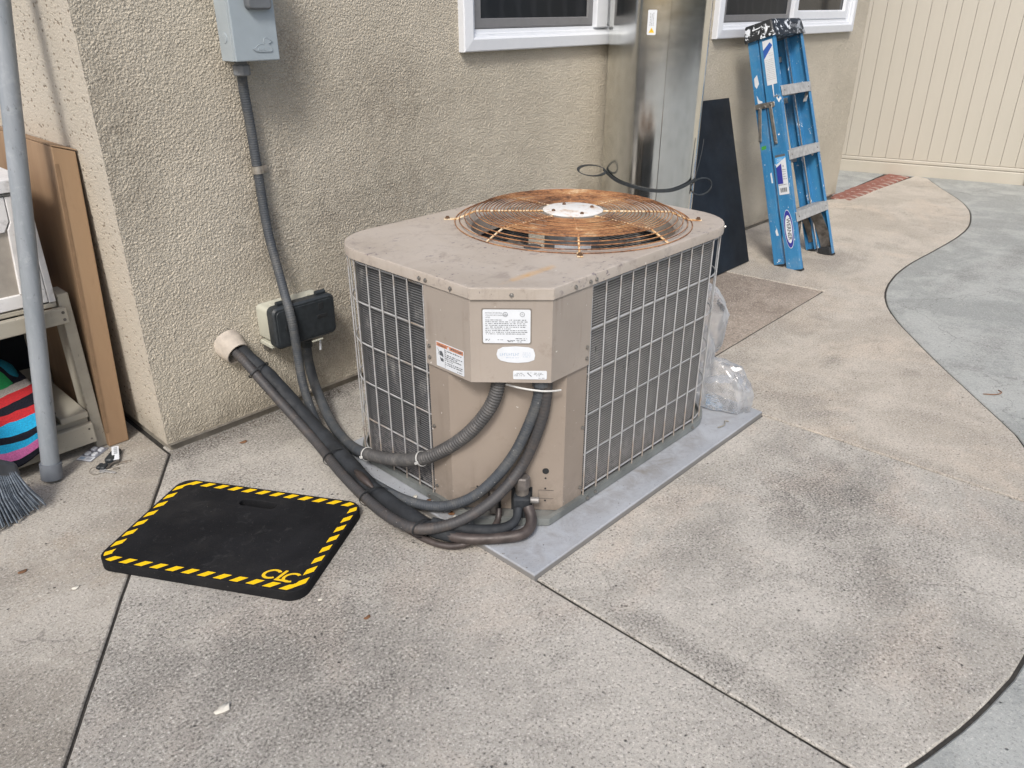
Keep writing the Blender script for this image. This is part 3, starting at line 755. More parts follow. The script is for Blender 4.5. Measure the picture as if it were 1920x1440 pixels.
# control box cover and lower cabinet
def sheet(path, z0, z1, th=.0015):
    mb = MB(); n = len(path)
    inn = []
    for i, p in enumerate(path):
        a = Vector(path[max(i-1,0)]); b = Vector(path[min(i+1,n-1)]); e = (b-a).normalized(); nn = Vector((-e.y, e.x)); inn.append((p[0]+nn.x*th, p[1]+nn.y*th))
    lo = list(path) + inn[::-1]
    return mb.loft([[(x,y,z0) for x,y in lo], [(x,y,z1) for x,y in lo]], True, True, True)
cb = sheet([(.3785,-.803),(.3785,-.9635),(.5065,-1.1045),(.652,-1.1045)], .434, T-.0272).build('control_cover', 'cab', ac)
MB().prism([(.381,-.81),(.381,-.962),(.508,-1.102),(.645,-1.102),(.645,-1.07),(.44,-.80)], .4342, .4362).build('control_floor', 'cab', ac)
lo_path = [(.384,-.803),(.384,-.875),(.573,-1.0985),(.652,-1.0985)]
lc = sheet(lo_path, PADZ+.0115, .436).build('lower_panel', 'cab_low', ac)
NL = Vector((-(1.0985-.875), -(.573-.384), 0)).normalized(); UL = Vector((.573-.384, -(1.0985-.875), 0)).normalized()
PL = Vector((.384,-.875,0))
def on_low(u, z, d=0.): return PL + UL*u + NL*d + Vector((0,0,z))
LLEN = Vector((.573-.384, .875-1.0985, 0)).length
hm = basis(on_low(.246,.152,.001), UL, (0,0,1), NL)
MB().lathe([(.0088,0),(.0088,.0006)], 20, hm).build('knockout_hole', 'black_rubber', lc)
for u, z in ((.246,.130),(.246,.098),(.246,.060),(.066,.098)): MB().lathe([(.0026,0),(.0026,.0006)], 10, basis(on_low(u,z,.001), UL, (0,0,1), NL)).build('knockout_hole', 'black_rubber', lc)
for u in (.248,.068):
    for (a, b, c_, d) in ((-.02,.02,.092,.0926),(-.02,.02,.066,.0666),(-.02,-.0194,.066,.0926)):
        MB().xbox(basis(on_low(u+(a+b)/2,(c_+d)/2,.0008), UL, (0,0,1), NL), b-a, d-c_+.0004, .0008).build('knockout_seam', 'dark_steel', lc)
MB().xbox(basis(on_low(.184,.062,-.0005), UL, (0,0,1), NL), .056, .078, .004).build('valve_slot', 'black_rubber', lc)
MB().xbox(basis(on_low(.112,.056,-.0005), UL, (0,0,1), NL), .034, .056, .004).build('valve_slot', 'black_rubber', lc)
for z in (.485,.455): screw(ac, (.3778,-.816,z), (-1,0,0)); screw(ac, (.640,-1.1052,z), (0,-1,0))
for z in (.255,.07): screw(ac, (.3832,-.814,z), (-1,0,0)); screw(ac, (.642,-1.0992,z), (0,-1,0))
# coils (hollow ring of slabs) and corner frame
def coilwall(name, path, th=.024):
    return sheet(path, PADZ+.011, T-.022, th).build(name, 'coil', ac, smooth=30)
def guard_path(off):
    x0, x1, y0, y1, r = X0+off, X1-off, Y0+off, Y1-off, RC-off
    left = [(x0,-.803), (x0, y1-r)] + [(x0+r+r*math.cos(R(180-9*i)), y1-r+r*math.sin(R(180-9*i))) for i in range(1,11)] + [(1.16, y1)]
    right = [(.655, y0), (x1-r, y0)] + [(x1-r+r*math.cos(R(-90+9*i)), y0+r+r*math.sin(R(-90+9*i))) for i in range(1,11)] + [(x1, -.55)]
    return left, right
gl, gr = guard_path(.024)
coilwall('coil', gl[::-1]); coilwall('coil', gr)
MB().box(1.28, 1.345, -.52, -.41, PADZ+.011, T-.022).build('corner_post', 'dark_steel', ac)
# wire guards
WR = .0022
def arc_resample(path, step):
    P = [Vector((x, y, 0)) for x, y in path]; out = []; acc = 0.; nxt = 0.
    for a, b in zip(P, P[1:]):
        L = (b-a).length
        while nxt <= acc+L+1e-9:
            out.append(a.lerp(b, (nxt-acc)/L)); nxt += step
        acc += L
    return out
gl, gr = guard_path(.006)
wv = MB().tube([(0,0,PADZ+.020),(0,0,.35),(0,0,T-.030)], WR, 6)
w0 = None
guards = []
for side, path in (('left', gl), ('right', gr)):
    g = bpy.data.objects.new('wire_guard', None); COL.objects.link(g); g.parent = ac; g.empty_display_size = .05
    g.matrix_parent_inverse = WM[ac.name].inverted(); WM[g.name] = Matrix()
    guards.append(g)
    if side == 'left':
        path = [(path[0][0], -.797)] + path[1:]
    for i, p in enumerate(arc_resample(path, .0557)):
        if i > 16: break
        p = p + Vector((random.uniform(-.0012,.0012), random.uniform(-.0012,.0012), 0))
        if w0 is None: w0 = wv.build('wire', 'wire', g, smooth=60); w0.location = p
        else: copy_part(w0, g, mat=Matrix.Translation(p) @ Matrix.Translation((0,0,.3)) @ Matrix.Rotation(random.uniform(-.006,.006), 4, 'X') @ Matrix.Rotation(random.uniform(-.006,.006), 4, 'Y') @ Matrix.Translation((0,0,-.3)))
    inner = guard_path(.006+2*WR)[0 if side == 'left' else 1]
    zs = [.052, .165, .284, .404, .524, .636]
    for z in zs:
        pts = crom([(x, y, z) for x, y in inner], .02) if False else [(x, y, z + random.uniform(-.0006,.0006)) for x, y in inner]
        MB().tube(pts, WR, 6).build('wire', 'wire', g, smooth=60)
# fan grille
GZ = T
fg = bpy.data.objects.new('fan_grille', None); COL.objects.link(fg); fg.parent = ac; fg.matrix_parent_inverse = WM[ac.name].inverted(); WM[fg.name] = Matrix(); fg.empty_display_size = .05
def gz(r):
    if r > .287: return GZ + .003 + .026*(1-((r-.287)/.060))
    t = (r-.09)/(.287-.09); return GZ + .030 - .001*t
rings = [.347,.334,.3195,.304,.287] + [.287-.0106*k for k in range(1, 18)]
for r in rings:
    MB().ring((FX+random.uniform(-.0012,.0012), FY+random.uniform(-.0012,.0012), gz(r)+random.uniform(-.0008,.0010)), r, .0015, 72, 6).build('ring', 'rust', fg, smooth=60)
for k in range(8):
    a = R(222.5+45*k); d = Vector((math.cos(a), math.sin(a), 0))
    pts = [Vector((FX, FY, gz(r)-.0032)) + d*r for r in (.085,.15,.22,.27,.285)] + [Vector((FX, FY, gz(r)-.0030)) + d*(r-.001) for r in (.290,.32,.347)]
    MB().tube(pts, .0030, 6).build('spoke', 'spoke', fg, smooth=60)
hub = MB().lathe([(.072,-.004),(.088,-.001),(.0885,.001),(.086,.0022)], 40, Matrix.Translation((FX,FY,gz(.09)+.0005))).build('hub_plate', 'hub', fg, smooth=40)
for k in range(4):
    a = R(222.5+22+90*k); MB().lathe([(.0058,0),(.0058,.002),(.004,.005),(.001,.0062)], 10, Matrix.Translation((FX+.062*math.cos(a), FY+.062*math.sin(a), gz(.09)+.0025))).build('bolt', 'bolt_rust', hub, smooth=50)
for k in (0, 2, 6, 4):
    a = R(222.5+45*k); d = Vector((math.cos(a), math.sin(a), 0)); e = Vector((-d.y, d.x, 0)); c0 = Vector((FX,FY,T+.0022)) + d*.366
    clip = MB().xbox(basis(c0 - d*.004, d, e, (0,0,1)), .036, .015, .0032).build('clip', 'spoke', fg, bevel=.001)
    MB().lathe([(.008,0),(.008,.0015),(.0055,.0018),(.005,.0062),(.002,.0068)], 8, Matrix.Translation(c0+Vector((0,0,.0016))+d*.004)).build('bolt', 'bolt_rust', clip, smooth=40)
# fan and motor in the well
MB().lathe([(.082,T-.16),(.082,T-.035),(.076,T-.024),(.02,T-.020)], 28, Matrix.Translation((FX,FY,0))).build('fan_motor', simple('motor_grey', (.16,.165,.17), .5, .3, var=.3, vscale=20), ac, smooth=35)
md = Vector((math.cos(R(222.5)), math.sin(R(222.5)), 0))
lb = MB(); seg = [R(222.5+a) for a in range(-40, 41, 8)]
lb.loft([[(FX+.0828*math.cos(a), FY+.0828*math.sin(a), z) for a in seg] for z in (T-.115, T-.055)], False, False, False)
lb = lb.build('motor_label', 'white_label', ac)
for i, z in enumerate((T-.070, T-.082, T-.094, T-.106)):
    m2 = MB()
    for a0, a1 in ((-34,-20),(-17,-6),(-2,14),(18,30)):
        a1 = a1 - (i*3) % 5
        ss = [R(222.5+a0+(a1-a0)*t/4) for t in range(5)]
        m2.loft([[(FX+.0833*math.cos(a), FY+.0833*math.sin(a), zz) for a in ss] for zz in (z-.002, z+.002)], False, False, False)
    m2.build('printed_lines', 'ink', lb)
for k in range(4):
    a0 = R(20+90*k); vs = []; fs = []
    for i in range(7):
        for j in range(5):
            r = .07+.205*i/6; a = a0 + (j/4-.5)*R(52)*(.55+.45*i/6); vs.append((FX+r*math.cos(a), FY+r*math.sin(a), T-.135-.045*(j/4-.5)))
    for i in range(6):
        for j in range(4): fs.append((i*5+j, i*5+j+1, i*5+j+6, i*5+j+5))
    MB().add(vs, fs).build('fan_blade', 'dark_steel', ac, smooth=60)
sp_ = Vector((FX,FY,0)) + Vector((math.cos(R(200)), math.sin(R(200)), 0))*.312
MB().lathe([(.024,T-.02),(.024,T+.002),(.018,T+.0045)], 14, Matrix.Translation((sp_.x, sp_.y, 0))).build('rubber_plug', 'conduit', ac, smooth=40)
# stickers ------------------------------------------------------------------
NU3 = NU.normalized(); U3 = Vector((NU3.y, -NU3.x, 0)) if Vector((NU3.y, -NU3.x, 0)).dot(U) > 0 else Vector((-NU3.y, NU3.x, 0))
CC = Vector((.3785,-.9635,0)); U3 = (Vector((.5065,-1.1045,0))-CC).normalized(); NU3 = Vector((U3.y, -U3.x, 0));
if NU3.dot(Vector((-1,-1,0))) < 0: NU3 = -NU3
def chm(u, z, d=.0): return basis(CC + U3*u + Vector((0,0,z)) + NU3*d, U3, (0,0,1), NU3)
def flat(poly, mtx, name, mat, parent, th=.0005):
    mb = MB(); mb.prism(poly, 0, th); mb.v = [tuple(mtx @ Vector(v)) for v in mb.v]
    return mb.build(name, mat, parent)
def dashes(parent, mtx, rows, mat, h=.0016):
    """rows: (u0,u1,v,seed): illegible small print as runs of short word-length bars"""
    mb = MB()
    for u0, u1, v, sd_ in rows:
        rg = random.Random(sd_); u = u0
        while u < u1-.001:
            L = min(u1-u, rg.choice((.0022,.0035,.005,.0065))); hh = h*rg.uniform(.75,1.05)
            mb.add([mtx @ Vector((a, b, .0004)) for a, b in ((u,v),(u+L,v),(u+L,v+hh),(u,v+hh))], [(0,1,2,3)]); u += L + rg.choice((.0012,.0018,.0032))
    return mb.build('small_print', mat, parent)
flat(rrect(-.003,.113,-.003,.086,.004,3), chm(.030,.5365,.0006), 'label_margin', simple('label_margin_brown', (.20,.175,.15), .7), cb, .0003)  # brown margin showing all round the rating plate
rm = chm(.030,.5365,.0012)
rp = flat(rrect(0,.110,0,.083,.004,3), rm, 'rating_plate', 'white_label', cb)
rm2 = chm(.030,.5365,.0018)
def tx(s, u, v, size, m0, par, mat='ink', **k): return text(s, size, m0 @ Matrix.Translation((u, v, .0003)), mat, par, **k)
tx('SECTION OF CENTRAL', .006, .0735, .0042, rm2, rp, sx=.9)
tx('COOLING AIR CONDITIONER', .006, .0680, .0042, rm2, rp, sx=.9)
tx('LISTED', .006, .0625, .0042, rm2, rp, sx=.9)
dashes(rp, rm2, [(.006,.045,.0570,1),(.060,.100,.0570,2),(.006,.103,.0525,3),(.006,.100,.0482,4),(.006,.101,.0438,5),(.007,.098,.0395,6),(.006,.066,.0352,7),(.006,.102,.0310,8),(.006,.103,.0268,9),(.007,.100,.0226,10),
                 (.076,.102,.0110,11),(.078,.102,.0070,12),(.006,.016,.0090,13),(.006,.014,.0064,14),(.034,.050,.0080,15),(.056,.074,.0062,16),(.058,.070,.0036,17),(.080,.090,.0030,18)], 'ink')
for u in (.052, .091):
    rg = MB(); rg.ring((0,0,.0005), .0052, .0004, 20, 4); rg.v = [tuple(rm2 @ Matrix.Translation((u,.0715,0)) @ Vector(v)) for v in rg.v]; rg.build('approval_mark', 'ink', rp)
    tx('UL', u, .070, .0052, rm2, rp, align='CENTER')
ov = [(.0,.022),(.003,.034),(.015,.0405),(.045,.0425),(.075,.0405),(.086,.036),(.0895,.026),(.0905,.019),(.0885,.008),(.075,.0025),(.05,.0),(.028,.0015),(.010,.006),(.003,.012)]
op = flat(ov[::-1] if area(ov) < 0 else ov, chm(.061,.486,.0010), 'oval_label', 'white_label', cb)
om = chm(.061,.486,.0016)
mbw = MB(); rg = random.Random(5)
for k in range(9):
    u = .008+.0052*k; mbw.add([om @ Vector((a,b,.0003)) for a,b in ((u,.0185),(u+.0012,.0185),(u+.0012,.0255),(u,.0255))], [(0,1,2,3)])
    mbw.add([om @ Vector((a,b,.0003)) for a,b in ((u+.0012,.0185+.003*(k%3)),(u+.0036,.0185+.003*(k%3)),(u+.0036,.0195+.003*(k%3)),(u+.0012,.0195+.003*(k%3)))], [(0,1,2,3)])
mbw.build('faded_lettering', 'ink_faded', op)
dashes(op, om, [(.062,.080,.0255,31),(.061,.082,.0205,32),(.062,.079,.0155,33),(.022,.052,.0130,34)], 'ink_faded', .0013)
sp2 = flat(rrect(0,.080,0,.0225,.003,3), chm(.100,.4435,.0010), 'small_label', 'white_label', cb)
sm = chm(.100,.4435,.0016)
dashes(sp2, sm, [(.008,.022,.0155,41),(.004,.026,.0122,42),(.002,.028,.0088,43),(.050,.070,.0160,44),(.049,.072,.0125,45),(.055,.066,.0092,46),(.060,.075,.0030,47),(.033,.043,.0165,48)], 'ink', .0013)
fl = MB(); fl.add([sm @ Vector((a,b,.0004)) for a,b in ((.0335,.0155),(.0350,.0165),(.0445,.0085),(.043,.0075))], [(0,3,2,1)]); fl.build('small_emblem', 'ink', sp2)
# warning sticker on the left flank (faces -X, runs along -Y)
wmx = basis((.3785-.0009,-.842,.441), (0,-1,0), (0,0,1), (-1,0,0)); wm2 = basis((.3785-.0015,-.842,.441), (0,-1,0), (0,0,1), (-1,0,0))
wp = flat(rrect(0,.099,0,.066,.002,2), wmx, 'warning_label', 'white_label', cb)
flat([(.002,.054),(.097,.054),(.097,.064),(.002,.064)], wm2, 'warning_band', 'orange_label', wp, .0003)
tri = MB(); tri.add([basis((.3785-.0022,-.842,.441),(0,-1,0),(0,0,1),(-1,0,0)) @ Vector((a,b,0)) for a,b in ((.040,.055),(.051,.055),(.0455,.063))], [(0,1,2)]); tri.build('warning_triangle', 'white_label', wp)
tx('!', .0455, .0562, .007, basis((.3785-.0025,-.842,.441),(0,-1,0),(0,0,1),(-1,0,0)), wp, 'orange_label', align='CENTER')
tx('WARNING', .006, .0565, .0065, basis((.3785-.0022,-.842,.441),(0,-1,0),(0,0,1),(-1,0,0)), wp, 'ink', sx=.95)
dashes(wp, wm2, [(.054,.094,.0575,50)], 'ink', .004)
dashes(wp, wm2, [(.033,.093,.0475,51),(.033,.040,.043,52),(.033,.094,.0370,53),(.033,.080,.0322,54),(.033,.092,.0270,55),(.033,.062,.0222,56),(.033,.094,.0160,57),(.033,.094,.0110,58),(.075,.094,.0040,59)], 'ink', .0026)
hand = MB()
for poly in ([(.012,.040),(.017,.044),(.0225,.043),(.026,.036),(.026,.028),(.0215,.0305),(.0135,.0315)], [(.013,.028),(.019,.0245),(.022,.0255),(.0265,.0245),(.026,.0165),(.0165,.017)],
             [(.004,.047),(.006,.0475),(.0105,.040),(.0085,.037),(.0105,.031),(.012,.032),(.0100,.037),(.0122,.0405),(.006,.049)]):
    tr_ = tessellate_polygon([[Vector((a,b,0)) for a,b in poly]])
    hand.add([wm2 @ Vector((a,b,.0003)) for a,b in poly], [tuple(t) for t in tr_])
hand.build('hand_pictogram', 'ink', wp)
flat([(.0308,.002),(.0314,.002),(.0314,.053),(.0308,.053)], wm2, 'divider_line', 'ink', wp, .0003)
# service valves
V0 = on_low(.158, 0., .045)
sv = MB(); vm = basis(on_low(.186,.064,.036), UL, NL, (0,0,1))
sv.xbox(vm, .044, .044, .074)
sv = sv.build('service_valve', 'foam', ac, bevel=.006)
MB().lathe([(.0205,0),(.0215,.032),(.019,.036)], 6, basis(on_low(.186,.118,.030), UL, NL, (0,0,1))).build('valve_cap', simple('valve_brass_grey', (.16,.145,.135), .55, .4, var=.3, vscale=50), sv, bevel=.002)
MB().lathe([(.017,0),(.017,.026)], 12, basis(on_low(.186,.098,.030), UL, NL, (0,0,1))).build('valve_neck', 'dark_steel', sv, smooth=40)
MB().lathe([(.009,0),(.009,.022),(.007,.024)], 10, basis(on_low(.207,.084,.036), NL, (0,0,1), UL)).build('service_port', simple('port_grey', (.25,.24,.23), .5, .4), sv, smooth=40)
s2 = MB().xbox(basis(on_low(.112,.060,.030), UL, NL, (0,0,1)), .022, .024, .046).build('service_valve', 'dark_steel', ac, bevel=.003)
MB().lathe([(.0115,0),(.0115,.020)], 6, basis(on_low(.112,.082,.030), UL, NL, (0,0,1))).build('valve_cap', 'dark_steel', s2, bevel=.001)
MB().lathe([(.006,0),(.006,.018)], 8, basis(on_low(.102,.066,.030), -NL, (0,0,1), -UL)).build('service_port', 'dark_steel', s2, smooth=40)
#PART4
# ================================================================== pipes and conduits
def hose(pts, r, name, mat, label, cat, seg=12, pitch=0., depth=0., step=.012, group=None, it=2):
    P = relax(crom(pts, step), it)
    if pitch:
        st = pitch/6; Q = []; acc = 0; nxt = 0
        for a, b in zip(P, P[1:]):
            L = (b-a).length
            while nxt <= acc+L: Q.append(a.lerp(b, (nxt-acc)/L)); nxt += st
            acc += L
        P = Q
    mb = MB(); mb.tube(P, (lambda i: r + depth*math.cos(2*math.pi*i/6)) if pitch else r, seg)
    return tag(mb.build(name, mat, None, smooth=70), label, cat, group), P
HA = [(0.39,-0.06,1.09),(0.401,-0.035,1.041),(0.411,-0.025,0.939),(0.416,-0.022,0.81),(0.417,-0.03,0.626),(0.410,-0.085,0.464),(0.399,-0.133,0.361),(0.404,-0.133,0.247),(0.399,-0.15,0.146),(0.397,-0.195,0.05),(0.359,-0.319,0.022),(0.315,-0.5,0.022),(0.303,-0.655,0.032),(0.311,-0.774,0.036),(0.345,-0.866,0.045),(0.387,-0.936,0.082),(0.428,-0.985,0.143),(0.467,-1.023,0.222),(0.496,-1.045,0.304),(0.509,-1.061,0.372),(0.513,-1.067,0.430)]
ha, PA = hose(HA, .0140, 'electrical_conduit', 'conduit', 'dark grey conduit running from the wall disconnect box to the air conditioner', 'conduit', pitch=.007, depth=.00035)
MB().lathe([(.021,0),(.0235,.004),(.0235,.026),(.018,.030),(.0165,.036)], 10, Matrix.Translation((.3895,-.061,1.068))).build('fitting', simple('fitting_grey', (.17,.18,.19), .55), ha, bevel=.0015)
i0 = min(range(len(PA)), key=lambda i: abs(PA[i].z-.805)+(abs(PA[i].y)>.1))
tdir = (PA[i0+4]-PA[i0-4]).normalized(); cp = PA[i0]
st = MB(); st.lathe([(.0158,-.011),(.0172,-.011),(.0172,-.004),(.0178,0),(.0172,.004),(.0172,.011),(.0158,.011)], 16, basis(cp, tdir.orthogonal(), tdir.cross(tdir.orthogonal()), tdir), caps=False)
st.box(cp.x+.012, cp.x+.036, cp.y+.006, cp.y+.020, cp.z-.009, cp.z+.009)
st.build('strap', 'zinc', ha, smooth=40)
endf = MB().lathe([(.020,0),(.022,.002),(.022,.020),(.018,.022)], 12, Matrix.Translation((.513,-1.067,.412))).build('fitting', 'conduit', ha, bevel=.001)
HB = [(0.489,-0.05,0.262),(0.487,-0.05,0.178),(0.480,-0.09,0.085),(0.425,-0.250,0.035),(0.378,-0.410,0.038),(0.352,-0.543,0.070),(0.348,-0.676,0.109),(0.343,-0.800,0.166),(0.366,-0.858,0.204),(0.393,-0.912,0.254),(0.416,-0.951,0.307),(0.439,-0.979,0.368),(0.449,-0.990,0.432)]
P_all = relax(crom(HB, .012), 3)
# smooth wall run and corrugated run are one conduit of two stretches
cut = next(i for i, p in enumerate(P_all) if p.y < -.53)
hbo = MB().tube(P_all[:cut+1], .0165, 12).build('conduit_sleeve', 'conduit', None, smooth=70)
hb = thing('corrugated_conduit', 'grey corrugated conduit looping from the covered outlet to the air conditioner', 'conduit', P_all[0])
hbo.parent = hb; hbo.matrix_parent_inverse = WM[hb.name].inverted()
Q = []; acc = 0; nxt = 0; pit = .0078/6
for a, b in zip(P_all[cut:], P_all[cut+1:]):
    L = (b-a).length
    while nxt <= acc+L: Q.append(a.lerp(b, (nxt-acc)/L)); nxt += pit
    acc += L
MB().tube(Q, lambda i: .0170 + .0013*math.cos(2*math.pi*i/6), 14).build('corrugated_hose', 'conduit_worn', hb, smooth=70)
HC = [(0.523,-1.078,0.433),(0.521,-1.075,0.358),(0.508,-1.06,0.274),(0.478,-1.036,0.181),(0.405,-1.020,0.120),(0.336,-0.989,0.079),(0.277,-0.954,0.062),(0.227,-0.908,0.058),(0.215,-0.827,0.054),(0.225,-0.71,0.052),(0.252,-0.548,0.055),(0.282,-0.40,0.070),(0.283,-0.30,0.108),(0.270,-0.21,0.166),(0.256,-0.15,0.215),(0.244,-0.08,0.265),(0.242,0.01,0.29)]
hc, PC_ = hose(HC, .0142, 'brown_conduit', 'conduit_brown', 'long brownish grey conduit strapped to the black foam pipe bundle', 'conduit', pitch=.009, depth=.00025)
# insulated refrigerant lines
HD = [(0.272,0.01,0.285),(0.266,-0.07,0.262),(0.290,-0.13,0.212),(0.312,-0.20,0.145),(0.322,-0.29,0.085),(0.308,-0.472,0.050),(0.279,-0.647,0.040),(0.270,-0.769,0.036),(0.272,-0.876,0.034),(0.282,-0.945,0.033),(0.303,-0.99,0.032)]
PD = relax(crom(HD, .012), 2)
rl = thing('refrigerant_lines', 'black foam wrapped copper pipes from the wall sleeve to the valves', 'pipes', PD[-1])
def foamr(i):
    t = i/len(PD); b = .0225 + .0065*math.sin(max(0, min(1, (t-.08)/.6))*math.pi) + .0022*mnoise.noise(Vector((i*.35, 2., 0)))
    return b*(1 if t < .86 else max(.66, 1-(t-.86)*2.2))
MB().tube(PD, foamr, 14).build('foam_insulation', 'foam', rl, smooth=70)
# torn piece of foam leaves the pipe bare near the unit
k1 = int(len(PD)*.60); k2 = int(len(PD)*.71)
tear = []
side = Vector((-.45,-.35,.82)).normalized()
for i in range(k1, k2): tear.append(PD[i] + side*(.0175 + .012*math.sin(math.pi*(i-k1)/(k2-k1))))
MB().tube(tear, lambda i: .002+.010*math.sin(math.pi*min(1,(i+.5)/len(tear))), 8).build('bare_pipe', 'copper', rl, smooth=70)
HD2 = [(0.272,-0.86,0.034),(0.282,-0.945,0.034),(0.305,-1.001,0.033),(0.346,-1.046,0.034),(0.38,-1.078,0.036),(0.412,-1.102,0.040),(0.444,-1.102,0.046),(0.462,-1.088,0.060),(0.470,-1.068,0.078)]
MB().tube(relax(crom(HD2, .008), 4), .0148, 12).build('copper_pipe', 'copper', rl, smooth=70)
HE = [(0.285,-0.502,0.022),(0.252,-0.704,0.020),(0.243,-0.847,0.018),(0.256,-0.936,0.014),(0.283,-0.988,0.014),(0.322,-1.020,0.028),(0.375,-1.020,0.030),(0.408,-1.016,0.032),(0.424,-1.008,0.042),(0.432,-1.000,0.060)]
MB().tube(relax(crom(HE, .008), 4), .0085, 10).build('copper_pipe', 'copper', rl, smooth=70)
HF = [(0.285,-0.905,0.050),(0.310,-0.972,0.050),(0.350,-1.030,0.050),(0.395,-1.064,0.052),(0.430,-1.066,0.060),(0.448,-1.054,0.078)]
PF = relax(crom(HF, .008), 3)
MB().tube(PF, lambda i: .010+.004*math.sin(math.pi*i/len(PF)), 10).build('foam_insulation', 'foam', rl, smooth=70)
# cable ties around the bundle
def tie(name, mat, label, c, axis, rx, ry, up, w=.0045, th=.0012, group=None, head=True):
    axis = Vector(axis).normalized(); up = Vector(up); up = (up-axis*up.dot(axis)).normalized(); sd2 = axis.cross(up)
    n = 28; L = []
    for off in (-w/2, w/2):
        L.append([Vector(c)+axis*off+(up*math.cos(2*math.pi*k/n)*ry+sd2*math.sin(2*math.pi*k/n)*rx) for k in range(n)])
        L.append([Vector(c)+axis*off+(up*math.cos(2*math.pi*k/n)*(ry+th)+sd2*math.sin(2*math.pi*k/n)*(rx+th)) for k in range(n)])
    mb = MB(); mb.loft([L[0], L[1], L[3], L[2], L[0]], True, False, False)
    if head: mb.xbox(basis(Vector(c)+sd2*(rx+.003)-up*.002, axis, sd2, up), .008, .007, .006)
    return tag(mb.build(name, mat, None, smooth=40), label, 'cable tie', group)
def near(P, z=None, y=None): return min(range(len(P)), key=lambda i: abs(P[i].y-y))
for y, lab, ext in ((-.115, 'black tie around the pipe bundle just below the wall sleeve', 1.), (-.47, 'black tie around the middle of the pipe bundle', 1.), (-.70, 'black tie around the pipe bundle beside the yellow edged mat', 1.), (-.905, 'black tie around the pipe bundle nearest the copper elbow', .9)):
    i, j = near(PD, y=y), near(PC_[len(PC_)//3:], y=y)+len(PC_)//3
    a, b = PD[i], PC_[j]; c = (a+b)/2; ax = (PD[min(i+3,len(PD)-1)]-PD[i-3]); sdv = (b-a); hw = sdv.length/2
    tie('cable_tie', 'black_rubber', lab, c + (a-b).normalized()*.006, ax, hw+.0235*ext, .0275*ext, ax.cross(sdv), group='black ties on the pipe bundle', head=False)
i = near(P_all, y=-.545); tie('cable_tie', 'zip_white', 'pale tie where the smooth sleeve meets the corrugated conduit', P_all[i], P_all[i+2]-P_all[i-2], .0195, .0195, (0,0,1), group='pale cable ties')
i = near(P_all, y=-.80); tie('cable_tie', 'zip_white', 'pale tie around the corrugated conduit in front of the wire guard', P_all[i], P_all[i+2]-P_all[i-2], .0195, .0195, (0,0,1), group='pale cable ties')
tb = MB(); tpth = crom([(.455,-1.005,.415),(.470,-1.045,.412),(.497,-1.082,.408),(.525,-1.097,.403),(.545,-1.104,.401)], .01)
tag(tb.tube(tpth, .0026, 6).build('cable_tie', 'zip_white', None, smooth=60), 'pale tie tying the conduits together under the control cover', 'cable tie', 'pale cable ties')

# wall sleeve
axs = Vector((.10,-.90,-.40)).normalized(); c0 = Vector((.246,.014,.292))
sl = MB(); smx = basis(c0, axs.orthogonal(), axs.cross(axs.orthogonal()), axs)
sl.lathe([(.050,0),(.047,.02),(.042,.042),(.0385,.062),(.035,.062),(.034,.0)], 24, smx, caps=False)
sl.lathe([(.0365,.02),(.001,.02)], 24, smx, caps=False)
tag(sl.build('wall_sleeve', 'sleeve', None, smooth=50), 'beige painted pipe sleeve sticking out of the stucco wall', 'pipe sleeve')

# covered outlet
ob = thing('covered_outlet', 'beige outdoor outlet with a black weatherproof cover low on the wall', 'outlet box', (.46, 0, .27))
yz = lambda m0: m0
def yprism(poly, y0, y1, name, mat, parent, bev=.003):
    mb = MB(); mb.prism(poly, 0, y1-y0, bev=bev)
    mb.v = [(x, y1-z, y) for x, y, z in mb.v]
    return mb.build(name, mat, parent, smooth=30)
yprism(rrect(.354,.570,.280,.392,.014,4), -.080, -.002, 'back_box', 'beige_plastic', ob)
oc = yprism(rrect(.346,.572,.269,.405,.020,5), -.116, -.081, 'cover', 'black_plastic', ob, .006)
yprism(rrect(.358,.560,.281,.393,.014,4), -.1178, -.1162, 'cover_panel', 'black_plastic', oc, .001)
yprism(rrect(.507,.527,.365,.385,.002,2), -.1194, -.1180, 'square_emblem', 'black_rubber', oc, .0005)
yprism(rrect(.500,.538,.335,.347,.002,2), -.1194, -.1180, 'raised_lettering', 'black_rubber', oc, .0005)
yprism(rrect(.384,.389,.325,.345,.001,2), -.1192, -.1180, 'raised_mark', 'black_rubber', oc, .0005)
for x in (.394, .536): MB().lathe([(.008,-.017),(.008,.017)], 10, basis((x,-.089,.409), (0,1,0), (0,0,1), (1,0,0))).build('hinge', 'black_plastic', oc, smooth=40); MB().box(x-.020,x+.020,-.080,-.05,.3925,.4015).build('hinge_ear', 'beige_plastic', ob, bevel=.002)
ft = MB().box(.350,.372,-.075,-.004,.262,.2755).build('mounting_foot', 'beige_plastic', ob, bevel=.003)
MB().lathe([(.013,0),(.013,.004),(.006,.0045)], 14, basis((.366,-.012,.250), (1,0,0), (0,0,1), (0,-1,0))).build('washer', 'zinc', ft, smooth=40)
for x in (.425,.548): MB().lathe([(.0035,0),(.0035,.006)], 8, basis((x,-.095,.266), (1,0,0), (0,-1,0), (0,0,-1))).build('cover_screw', 'screw', oc)
MB().box(.475,.515,-.115,-.108,.2585,.263).build('latch_tab', 'beige_plastic', ob, bevel=.001)
MB().lathe([(.019,0),(.019,.020),(.022,.022),(.022,.046),(.017,.05)], 12, Matrix.Translation((.489,-.05,.222))).build('cable_gland', 'black_plastic', ob, smooth=40)
MB().xbox(basis((.510,-.100,.236), (1,0,-.1), (0,1,0), (.1,0,1)), .006, .002, .036).build('white_tag', 'white_label', ob)

